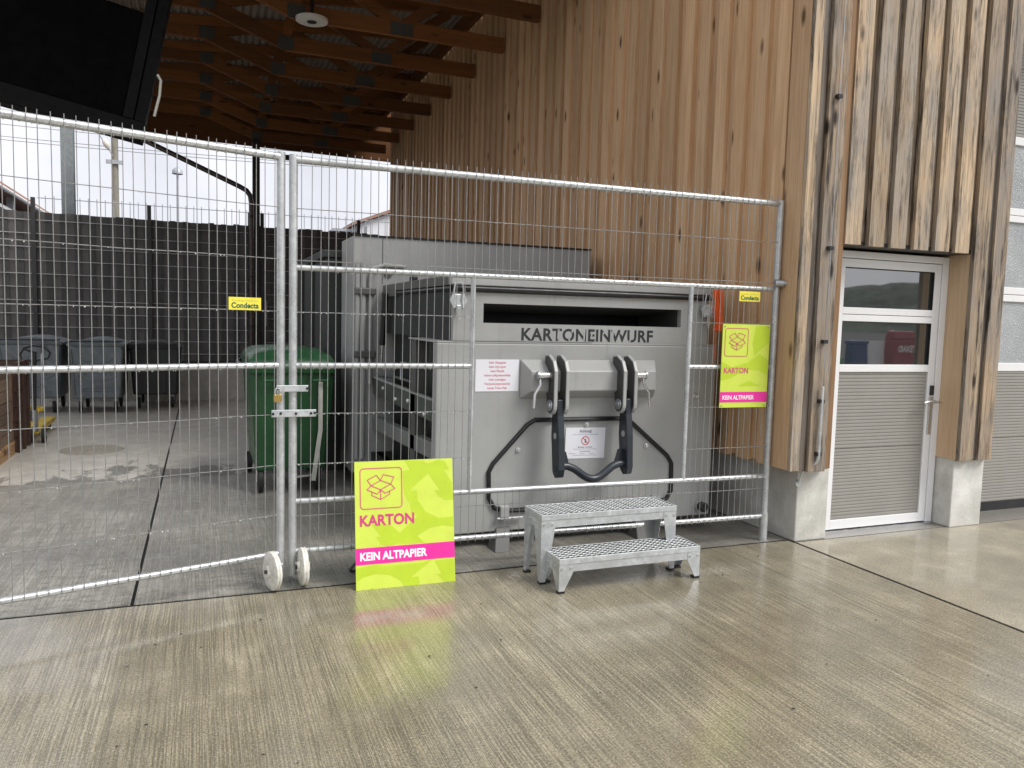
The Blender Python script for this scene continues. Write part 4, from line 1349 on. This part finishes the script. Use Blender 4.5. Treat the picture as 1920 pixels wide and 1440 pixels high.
# ================================================================== SIGNS
def karton_sign(root, o, ux, uy, w, h, big):
    F = Face(o, ux, uy)
    mb = MB()
    F.poly(mb, [(0, 0), (w, 0), (w, h), (0, h)], -.006, .006)
    mb.build('sign_board', 'sign_lime', root)
    # pale arrow print is the board itself; darker green fields between
    dk = MB()

    def cl(pts):
        return [(min(max(a, 0), w), min(max(c, 0), h)) for a, c in pts]
    if big:
        q = [[(0.282, 0.698), (0.39, 0.69), (0.415, 0.673), (0.48, 0.694), (0.518, 0.681), (0.542, 0.636), (0.51, 0.633), (0.557, 0.56), (0.561, 0.462), (0.514, 0.464), (0.476, 0.484), (0.451, 0.522), (0.486, 0.516), (0.418, 0.618), (0.301, 0.523), (0.349, 0.526), (0.354, 0.467), (0.398, 0.402), (0.474, 0.361), (0.56, 0.365), (0.56, 0.308), (0.498, 0.32), (0.422, 0.311), (0.345, 0.271), (0.385, 0.231), (0.306, 0.231), (0.246, 0.239), (0.178, 0.227), (0.141, 0.239), (0.113, 0.281), (0.141, 0.281), (0.091, 0.352), (0.193, 0.344), (0.246, 0.294), (0.356, 0.387), (0.318, 0.388), (0.31, 0.452), (0.279, 0.503), (0.272, 0.558), (0.271, 0.638), (0.313, 0.642)],
             [(0.101, 0.129), (0.177, 0.118), (0.38, 0.119), (0.431, 0.133), (0.306, 0.046), (0.35, 0.045), (0.353, 0), (0.264, 0), (0.245, 0.034), (0.189, 0.068), (0.113, 0.082), (0.036, 0.068), (0.005, 0.047), (0.004, 0.119)],
             [(0.444, 0.125), (0.56, 0.126), (0.56, 0.002), (0.499, 0), (0.455, 0.052), (0.481, 0.048)]]
    else:
        q = [[(.26, .55), (.375, .55), (.375, .44), (.32, .40), (.26, .35), (.24, .43)],
             [(.0, .31), (.08, .27), (.2, .30), (.30, .36), (.375, .32), (.375, .22), (.30, .25), (.2, .26), (.08, .20), (0, .18)],
             [(.14, .145), (.22, .18), (.32, .145)]]
    for p in q:
        F.poly(dk, cl(p), .0004, .0003)
    dk.build('arrow_print', 'sign_lime_dark', root)
    bz0, bz1 = (.135, .225) if big else (.035, .105)
    bd = MB()
    F.poly(bd, [(0, bz0), (w, bz0), (w, bz1), (0, bz1)], .0010, .0004)
    bd.build('pink_band', 'sign_pink', root)
    ic = MB()
    if big:
        bx0, bz_, bs = .03, .437, .222
    else:
        bx0, bz_, bs = .02, .345, .185
    F.stroke(ic, rounded(bx0, bz_, bx0 + bs * (1.05 if big else .98), bz_ + bs, bs * .08), bs * .020, .0011, True)
    cx, cz, k = bx0 + bs * .51, bz_ + bs * .47, bs * .36
    line = lambda pts, c=False: F.stroke(ic, [(cx + a * k, cz + b_ * k) for a, b_ in pts], bs * .019, .0011, c)
    line([(0, .62), (.72, .34), (0, -.02), (-.66, .28)], True)             # opening
    line([(0, .62), (-.28, 1.0), (-.92, .68), (-.66, .28)])                # back-left flap
    line([(0, .62), (.2, 1.02), (.95, .82), (.72, .34)])                   # back-right flap
    line([(-.66, .28), (-.95, .02), (-.24, -.32), (0, -.02)])              # front-left flap
    line([(.72, .34), (1.0, .02), (.32, -.28), (0, -.02)])                 # front-right flap
    line([(-.62, -.13), (-.62, -.38), (0, -.70), (.62, -.36), (.62, -.15)])
    line([(0, -.02), (0, -.70)])
    ic.build('icon_print', 'sign_pink_line', root)
    if big:
        F.text('KARTON', .022, .345, .082, .0011, 'lettering', 'sign_pink_line', root, bold=.0024, xs=.92)
        F.text('KEIN ALTPAPIER', .022, .158, .060, .0018, 'lettering', 'sign_white', root, bold=.0022, xs=.86)
    else:
        F.text('KARTON', .018, .232, .052, .0011, 'lettering', 'sign_pink_line', root, bold=.0010, xs=.92)
        F.text('KEIN ALTPAPIER', .018, .054, .040, .0018, 'lettering', 'sign_white', root, bold=.0010, xs=.86)
    return F


sg = thing('cardboard_sign', 'large lime green KARTON sign standing on the ground against the fence', 'sign', (1.04, 4.15, 0))
so = Vector((0.768, 4.140, 0.0))
sux = Vector((0.5585, -0.006, 0)).normalized()
suy = Vector((0.006, 0.125, 0.682)).normalized()
karton_sign(sg, so, sux, suy, .5625, .698, True)
MB().tube([(0.79, 4.19, .16), (0.785, 4.44, .02), (0.79, 4.445, .01), (1.27, 4.44, .01), (1.27, 4.19, .16)], .008, 6).build('sign_prop', 'black_metal', sg, True)
sg2 = thing('fence_sign', 'small lime green KARTON sign fixed to the mesh fence by its end post', 'sign', tuple(on(2.93, .94, .03)))
karton_sign(sg2, on(2.742, .944, .034), d_, (0, 0, 1), .375, .558, False)
for a, c in ((2.757, .958), (3.10, .958), (2.757, 1.487), (3.10, 1.487)):
    MB().lathe(on(a, c, .0345), gn, [(0, .006), (.003, .005)], 10).build('screw', 'steel', sg2, True)

n1 = thing('notice_sheet', 'white paper sheet with pink list of banned materials taped on the press', 'notice', (1.77, 4.69, 1.03))
F1 = Face((1.618, F0 - .002, 1.028), (1, 0, 0), (0, 0, 1))
mb = MB()
F1.poly(mb, [(0, 0), (.298, 0), (.298, .207), (0, .207)], 0, .0007)
mb.build('sheet', 'paper', n1)
for i, t in enumerate(('kein Altpapier', 'kein Styropor', 'kein Plastik', 'keine Luftpolsterfolie', 'kein sonstiges', 'Verpackungsmaterial', 'keine Tetra Pak')):
    F1.text(t, .15, .180 - i * .0275, .021, .0009, 'lettering', 'red_text', n1, align='CENTER', bold=.0002)
n2 = thing('notice_sheet', 'white warning sheet with red prohibition symbol between the hook arms', 'notice', (2.42, 4.69, .55))
F2 = Face((2.268, F0 - .002, .565), (1, 0, -.02), (0.02, 0, 1))
mb = MB()
F2.poly(mb, [(0, 0), (.30, 0), (.30, .212), (0, .212)], 0, .0007)
mb.build('sheet', 'paper', n2)
F2.text('Achtung!', .15, .180, .026, .0009, 'lettering', 'dark_text', n2, align='CENTER', bold=.0004)
mb = MB()
F2.stroke(mb, [(.098, .176), (.20, .176)], .002, .0009)
F2.poly(mb, [(.05, .166), (.25, .166), (.25, .162), (.05, .162)], .0009, .0003)
mb.build('underline', 'faint_text', n2)
mb = MB()
F2.stroke(mb, [(.15 + .028 * math.cos(2 * math.pi * k / 24), .122 + .028 * math.sin(2 * math.pi * k / 24)) for k in range(24)], .006, .0009, True)
F2.stroke(mb, [(.131, .141), (.169, .103)], .005, .0009)
mb.build('prohibition_symbol', 'red_text', n2)
mb = MB()
F2.poly(mb, [(.145, .108), (.158, .108), (.153, .134), (.147, .134)], .0008, .0002)
mb.build('symbol_figure', 'dark_text', n2)
F2.text('Einstieg verboten', .15, .073, .016, .0009, 'lettering', 'dark_text', n2, align='CENTER')
mb = MB()
for zz, a, c in ((.062, .06, .24), (.032, .03, .08), (.032, .11, .15), (.032, .18, .22), (.02, .06, .24)):
    F2.poly(mb, [(a, zz), (c, zz), (c, zz + .004), (a, zz + .004)], .0009, .0003)
F2.poly(mb, [(.11, .044), (.19, .044), (.19, .052), (.11, .052)], .0009, .0003)
mb.build('small_print', 'faint_text', n2)

# ================================================================== STEP STOOL
ss = thing('step_stool', 'two-step galvanised metal stool with perforated treads in front of the press', 'step stool', (2.25, 3.95, 0))


def tread(x0, x1, y0, y1, z):
    cw, cd = .0335, .0300
    nx, ny = int(round((x1 - x0 - .016) / cw)), int(round((y1 - y0 - .016) / cd))
    cw, cd = (x1 - x0 - .016) / nx, (y1 - y0 - .016) / ny
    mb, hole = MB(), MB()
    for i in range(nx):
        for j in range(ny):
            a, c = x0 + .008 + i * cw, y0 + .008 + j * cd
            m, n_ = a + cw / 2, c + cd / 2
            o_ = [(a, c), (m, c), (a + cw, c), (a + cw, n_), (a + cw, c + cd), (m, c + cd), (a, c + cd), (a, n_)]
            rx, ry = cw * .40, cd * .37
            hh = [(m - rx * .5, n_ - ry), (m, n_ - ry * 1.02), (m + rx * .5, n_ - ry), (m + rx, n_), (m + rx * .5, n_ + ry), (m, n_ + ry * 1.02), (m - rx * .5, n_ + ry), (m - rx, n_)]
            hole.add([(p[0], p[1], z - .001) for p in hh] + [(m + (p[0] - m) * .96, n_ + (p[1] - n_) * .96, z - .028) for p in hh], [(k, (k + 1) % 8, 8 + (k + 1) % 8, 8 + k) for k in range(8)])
            vs = [(p[0], p[1], z - .004) for p in o_] + [(p[0], p[1], z) for p in hh]
            fs = [(k, (k + 1) % 8, 8 + (k + 1) % 8, 8 + k) for k in range(8)]
            mb.add(vs, fs)
    return mb, hole


def step(x0, x1, y0, y1, z, leg, tri):
    top, hole = tread(x0, x1, y0, y1, z)
    tr = top.build('tread', 'galvanised_tread', ss)
    hole.build('tread_collars', 'hole_shade_zinc', tr)  # collars coloured dark to paint the shade inside the holes
    rim = MB()
    rim.box(x0, x1, y0, y0 + .008, z - .031, z + .001)
    rim.box(x0, x1, y1 - .008, y1, z - .031, z + .001)
    rim.box(x0, x0 + .008, y0 + .008, y1 - .008, z - .031, z + .001)
    rim.box(x1 - .008, x1, y0 + .008, y1 - .008, z - .031, z + .001)
    rim.build('tread_frame', 'galvanised_sheet', ss, bevel=.002)
    ap = MB()
    ap.box(x0 + .003, x1 - .003, y0 + .004, y0 + .008, z - .075, z - .032)
    ap.box(x0 + .003, x1 - .003, y1 - .008, y1 - .004, z - .075, z - .032)
    ap.box(x0 + .003, x0 + .007, y0 + .009, y1 - .009, z - .085, z - .032)
    ap.box(x1 - .007, x1 - .003, y0 + .009, y1 - .009, z - .085, z - .032)
    ap.build('apron', 'galvanised_sheet', ss)
    for sx in (0, 1):
        for sy in (0, 1):
            X = x0 + .001 if sx == 0 else x1 - .001
            Y = y0 + .001 if sy == 0 else y1 - .001
            dx = 1 if sx == 0 else -1
            dy = 1 if sy == 0 else -1
            lg = MB()
            zt = z - .034
            fw, sw = tri, min(.10, (y1 - y0) * .42)
            lg.prism([(X, Y, zt), (X + dx * fw, Y, zt), (X + dx * fw, Y, zt - .045), (X + dx * .032, Y, .012), (X, Y, .012)], (0, dy * .003, 0))
            lg.prism([(X, Y + dy * .0032, zt), (X, Y + dy * sw, zt), (X, Y + dy * sw, zt - .045), (X, Y + dy * .03, .012), (X, Y + dy * .0032, .012)], (dx * .003, 0, 0))
            lg.build('leg', 'galvanised_sheet', ss)
            fx0, fx1 = sorted((X - dx * .002, X + dx * .036))
            fy0, fy1 = sorted((Y - dy * .002, Y + dy * .034))
            MB().box(fx0, fx1, fy0, fy1, 0.0, .012).build('foot_pad', 'rubber_black', ss)
            if sy == 0:
                for bx in (.016, fw - .016):
                    MB().lathe((X + dx * bx, Y, zt - .02), (0, -1, 0), [(0, .0075), (.006, .0065)], 8).build('bolt', 'steel', ss, True)
            if sx == 0:
                MB().lathe((X, Y + dy * sw * .7, zt - .02), (-1, 0, 0), [(0, .0075), (.006, .0065)], 8).build('bolt', 'steel', ss, True)


step(1.805, 2.722, 3.760, 3.985, .193, .19, .085)
step(1.767, 2.660, 3.930, 4.180, .398, .39, .085)


# ================================================================== GREEN BIN
gb = thing('green_bin', 'green plastic four-wheeled waste bin with domed lid behind the gate', 'bin', (.69, 7.2, 0))


def loft(sections):
    """list of (z, x0, x1, y0, y1, chamfer)"""
    mb = MB()
    vs, fs = [], []
    for z, x0, x1, y0, y1, c in sections:
        vs += [(x0 + c, y0, z), (x1 - c, y0, z), (x1, y0 + c, z), (x1, y1 - c, z), (x1 - c, y1, z), (x0 + c, y1, z), (x0, y1 - c, z), (x0, y0 + c, z)]
    n = len(sections)
    for i in range(n - 1):
        for k in range(8):
            fs.append((i * 8 + k, i * 8 + (k + 1) % 8, (i + 1) * 8 + (k + 1) % 8, (i + 1) * 8 + k))
    fs.append(tuple(range(8))[::-1])
    fs.append(tuple((n - 1) * 8 + k for k in range(8)))
    return mb.add(vs, fs)


BY = 6.62
loft([(.19, .405, .975, BY + .04, BY + 1.12, .03), (.205, .40, .98, BY + .035, BY + 1.13, .03), (.66, .375, 1.00, BY + .012, BY + 1.2, .03), (.665, .368, 1.007, BY + .006, BY + 1.205, .03), (1.0, .352, 1.022, BY, BY + 1.25, .03)]).build('bin_body', 'bin_green', gb, bevel=.008)
loft([(1.0, .335, 1.04, BY - .02, BY + 1.27, .03), (1.045, .33, 1.045, BY - .025, BY + 1.28, .03)]).build('rim', 'bin_green', gb, bevel=.006)
lid = loft([(1.048, .325, 1.05, BY - .02, BY + 1.29, .05), (1.09, .335, 1.04, BY - .01, BY + 1.28, .05), (1.15, .36, 1.01, BY + .06, BY + 1.22, .08), (1.19, .42, .95, BY + .22, BY + 1.1, .12), (1.20, .5, .87, BY + .35, BY + 1.0, .12)]).build('lid', 'lid_green', gb, True)
for x in (.45, .84):
    MB().tube([(x, BY - .015, 1.02), (x, BY - .05, 1.01), (x, BY - .05, .945), (x + .13, BY - .05, .945), (x + .13, BY - .05, 1.01), (x + .13, BY - .015, 1.02)], .013, 8).build('handle', 'bin_green', gb, True)
MB().tube([(.325, BY + .05, 1.06), (.29, BY + .1, 1.05), (.29, BY + .9, 1.05), (.325, BY + 1.0, 1.06)], .016, 8).build('lid_handle', 'rubber_black', gb, True)
MB().box(.895, .93, BY - .020, BY - .012, .52, .95).build('lid_strap', 'strap_grey', gb)
MB().obox((.912, BY - .018, .53), (.855, BY - .02, .10), .036, .008, (0, -1, 0)).build('lid_strap', 'strap_grey', gb)
for cx, cy in ((.44, BY + .10), (.90, BY + .10), (.40, BY + 1.0), (.94, BY + 1.0)):
    w = MB().lathe((cx - .025, cy, .10), (1, 0, 0), [(0, .06), (.006, .098), (.044, .098), (.05, .06)], 24).build('wheel', 'tyre_black', gb, True)
    MB().prism([(cx - .032, cy - .03, .09), (cx - .032, cy + .02, .09), (cx - .032, cy + .06, .19), (cx - .032, cy - .06, .19)], (.004, 0, 0)).build('fork', 'strap_grey', w)
    MB().prism([(cx + .028, cy - .03, .09), (cx + .028, cy + .02, .09), (cx + .028, cy + .06, .19), (cx + .028, cy - .06, .19)], (.004, 0, 0)).build('fork', 'strap_grey', w)
    MB().lathe((cx - .036, cy, .1), (1, 0, 0), [(0, .014), (.072, .014)], 10).build('axle', 'steel', w, True)
MB().box(.68, .72, BY - .01, BY + .012, .12, .24).build('brake_plate', 'strap_grey', gb)
MB().obox((.68, BY - .0, .13), (.90, BY + .1, .13), .025, .012).build('brake_bar', 'strap_grey', gb)


# ================================================================== METAL BINS AT THE BACK
def metal_bin(name, label, x0, x1, y0, z1, mat, ridges, group=None):
    w = x1 - x0
    q = thing(name, label, 'bin', ((x0 + x1) / 2, y0 + .5, 0), group)
    y1 = y0 + 1.05
    loft([(.21, x0 + .06, x1 - .06, y0 + .06, y1 - .06, .03), (.23, x0 + .05, x1 - .05, y0 + .05, y1 - .05, .03), (z1 - .09, x0 + .01, x1 - .01, y0 + .01, y1, .03)]).build('bin_body', mat, q, bevel=.008)
    loft([(z1 - .088, x0 - .015, x1 + .015, y0 - .015, y1, .02), (z1 - .06, x0 - .02, x1 + .02, y0 - .02, y1, .02)]).build('rim', mat, q)
    # lid: cylinder segment
    mb = MB()
    prof_ = [(x0 - .005 + (w + .01) * k / 10, z1 - .058 + .075 * math.sin(math.pi * k / 10)) for k in range(11)]
    mb.prism([(a, y0 - .01, c) for a, c in prof_], (0, 1.05, 0))
    mb.build('lid', mat, q, True)
    MB().tube([(x0 + .03, y0 - .02, z1 - .02), (x0 + .03, y0 - .06, z1 - .02), (x1 - .03, y0 - .06, z1 - .02), (x1 - .03, y0 - .02, z1 - .02)], .012, 6).build('lid_bar', 'black_metal', q, True)
    if ridges:
        yr = y0 + .012
        arcs = [[(.18, .80), (.32, .70), (.5, .67), (.68, .70), (.82, .80)], [(.15, .42), (.3, .34), (.5, .32), (.7, .34), (.85, .42)], [(.2, .12), (.8, .12), (.72, .19), (.28, .19), (.2, .12)],
                [(.28, .62), (.28, .44)], [(.36, .62), (.36, .48)], [(.64, .62), (.64, .48)], [(.72, .62), (.72, .44)], [(.1, .05), (.08, .5), (.05, .95)], [(.9, .05), (.92, .5), (.95, .95)]]
        for a in arcs:
            pts = []
            for t, s_ in a:
                zz = .24 + (z1 - .34) * s_
                pts.append((x0 + w * t, y0 + .048 - .04 * s_, zz))
            MB().tube(pts, .011, 6).build('ridge', mat, q, True)
    else:
        for t in (.33, .66):
            MB().box(x0 + w * t - .02, x0 + w * t + .02, y0 + .012, y0 + .04, .26, z1 - .1).build('ridge', mat, q)
    for cx in (x0 + .13, x1 - .13):
        for cy in (y0 + .16, y1 - .16):
            wv = MB().lathe((cx - .022, cy, .092), (1, 0, 0), [(0, .05), (.005, .09), (.039, .09), (.044, .05)], 20).build('wheel', 'tyre_black', q, True)
            MB().prism([(cx - .03, cy - .02, .085), (cx - .03, cy + .02, .085), (cx - .03, cy + .06, .215), (cx - .03, cy - .06, .215)], (.06, 0, 0)).build('fork', 'gas_steel', wv)
    return q


metal_bin('metal_bin', 'galvanised metal waste bin partly hidden by the pallet truck and crates', -2.62, -1.83, 12.45, 1.06, 'bin_metal', True, 'metal bins at the back of the yard')
metal_bin('metal_bin', 'galvanised metal waste bin with embossed front between two other bins', -1.75, -1.04, 12.35, 1.05, 'bin_metal', True, 'metal bins at the back of the yard')
metal_bin('metal_bin', 'dark green-grey waste bin with plain ribbed front at the end of the row', -1.03, -.31, 12.85, 1.0, 'container_dark', False, 'metal bins at the back of the yard')

# ================================================================== CRATES AND PALLET TRUCK
CRX, CRY = -1.775, 7.95
pal = thing('wooden_pallet', 'light wooden pallet under the stack of crates', 'pallet', (-2.2, 8.5, 0))
for yy in (CRY, CRY + .52, CRY + 1.0):
    for xx in (-2.78, -2.28, CRX - .10):
        MB().box(xx, xx + .10, yy, yy + .145, .022, .11).build('block', 'pallet_wood', pal)
for xx in (-2.78, -2.28, CRX - .10):
    MB().box(xx, xx + .10, CRY, CRY + 1.145, 0.0, .021).build('bottom_board', 'pallet_wood', pal)
for k in range(6):
    MB().box(-2.78, CRX, CRY + k * .2, CRY + k * .2 + .145, .111, .135).build('deck_board', 'pallet_wood', pal)


def crate(label, x0, x1, y0, y1, z0, z1, n, mat, rim, seed):
    q = thing('wooden_crate', label, 'crate', ((x0 + x1) / 2, (y0 + y1) / 2, z0), 'crates stacked at the left of the yard')
    r_ = random.Random(seed)
    hgt = (z1 - z0) / n
    m1 = MB().box(0, .02, 0, y1 - y0, 0, hgt - .008).mesh('plank', mat)
    m2 = MB().box(0, x1 - x0 - .042, 0, .02, 0, hgt - .008).mesh('plank', mat)
    for k in range(n):
        for xx in (x0, x1 - .02):
            inst(m1, 'plank', q, (xx + r_.uniform(-.002, .002), y0, z0 + .004 + k * hgt))
        for yy in (y0 + .001, y1 - .021):
            inst(m2, 'plank', q, (x0 + .021, yy, z0 + .004 + k * hgt))
    MB().box(x0 + .02, x1 - .02, y0 + .02, y1 - .02, z0 + .004, z0 + .02).build('crate_floor', mat, q)
    for yy in (y0 - .012, (y0 + y1) / 2 - .03, y1 - .05):
        MB().box(x1, x1 + .018, yy, yy + .062, z0 + .002, z1).build('batten', rim, q)
    return q


crate('dull brown plank crate resting directly on the pallet', -2.76, CRX - .02, CRY, CRY + 1.1, .137, .545, 4, 'crate_wood', 'crate_wood', 1)
crate('weathered brown plank crate on top of the pallet stack', -2.76, CRX - .02, CRY, CRY + 1.1, .549, .905, 3, 'crate_wood', 'crate_wood', 2)
crate('dark red painted crate standing behind the pallet stack', -2.75, CRX + .02, CRY + 1.22, CRY + 1.72, 0.0, .93, 6, 'maroon_paint', 'maroon_paint', 3)

pj = thing('pallet_truck', 'yellow hand pallet truck parked beside the crates', 'pallet truck', (-1.62, 9.95, 0))
mb = MB()
mb.prism([(-1.83, 9.70, .02), (-1.63, 9.70, .02), (-1.50, 9.90, .39), (-1.73, 9.90, .39)], (0, .03, 0))
mb.build('frame_plate', 'jack_yellow', pj, bevel=.006)
MB().box(-1.72, -1.50, 9.925, 10.12, .33, .365).build('head_plate', 'jack_yellow', pj, bevel=.006)
for xx in (-1.82, -1.62):
    MB().box(xx - .07, xx + .07, 9.96, 11.1, .07, .13).build('fork', 'jack_yellow', pj, bevel=.01)
    MB().lathe((xx - .03, 11.0, .045), (1, 0, 0), [(0, .044), (.06, .044)], 14).build('fork_roller', 'tyre_black', pj, True)
MB().tube([(-1.57, 9.86, .12), (-1.57, 9.86, .36)], .045, 12).build('pump', 'gas_steel', pj, True)
for xx in (-1.62, -1.49):
    w = MB().lathe((xx, 9.80, .09), (1, .1, 0), [(0, .05), (.004, .088), (.046, .088), (.05, .05)], 22).build('steer_wheel', 'tyre_black', pj, True)
    MB().lathe((xx - .006, 9.80, .09), (1, .1, 0), [(0, .025), (.06, .025)], 12).build('hub', 'gas_steel', w, True)
MB().tube([(-1.56, 9.85, .34), (-1.55, 9.88, 1.0)], .022, 10).build('tiller', 'black_metal', pj, True)
MB().tube([(-1.49, 9.86, .42), (-1.48, 9.88, .98)], .016, 10).build('tiller', 'gas_steel', pj, True)
MB().tube([(-1.55, 9.88, .99), (-1.65, 9.88, 1.03), (-1.69, 9.88, .97), (-1.67, 9.88, .91), (-1.56, 9.88, .90), (-1.42, 9.88, .93), (-1.40, 9.88, .99), (-1.45, 9.88, 1.05), (-1.55, 9.88, 1.07), (-1.66, 9.88, 1.04)], .014, 8).build('handle_loop', 'black_metal', pj, True)

pj.location = (-1.79, 9.95, 0)

# ================================================================== ACROSS THE FORECOURT (mirrored in the door pane)
rc = thing('clothing_bank', 'red clothing collection bank across the forecourt mirrored in the door', 'clothing bank', (12.76, -2.9, 0))
MB().box(12.46, 13.08, -2.66, -2.4, 0, 1.30).build('bank_body', 'bank_red', rc, bevel=.03)
MB().prism([(12.46, -2.66, 1.302), (12.46, -2.4, 1.302), (12.46, -2.46, 1.46), (12.46, -2.6, 1.46)], (.62, 0, 0)).build('bank_hood', 'bank_red', rc, bevel=.03)
Fb = Face((13.06, -2.396, 1.06), (-1, 0, 0), (0, 0, 1))
Fb.text('TEXAID', .03, 0, .17, .002, 'lettering', 'sign_white', rc, bold=.004, xs=.80)
wb = thing('info_board', 'white information board across the forecourt mirrored in the door', 'board', (12.2, -2.6, 0))
MB().box(11.95, 12.42, -2.62, -2.58, .2, 1.27).build('board_sheet', 'paper', wb)
for x in (11.97, 12.34):
    MB().box(x, x + .05, -2.68, -2.625, 0, 1.25).build('board_leg', 'galvanised_post', wb)
bb = thing('blue_container', 'blue collection container across the forecourt mirrored in the door', 'container', (11.75, -2.7, 0))
MB().box(11.55, 11.93, -2.7, -2.5, 0, 1.20).build('container_body', 'board_blue', bb, bevel=.02)
MB().box(11.53, 11.94, -2.72, -2.48, 1.202, 1.27).build('container_lid', 'board_blue', bb, bevel=.02)
gc = thing('pale_container', 'pale collection container with green base across the forecourt mirrored in the door', 'container', (11.0, -2.9, 0))
MB().box(10.45, 11.05, -3.5, -2.5, .95, 1.36).build('container_body', 'bin_pale', gc, bevel=.02)
MB().box(10.45, 11.3, -3.45, -2.45, 0, .945).build('container_base', 'bin_bright_green', gc, bevel=.02)
for o in (rc, wb, bb, gc):
    o.location.x -= 0.24
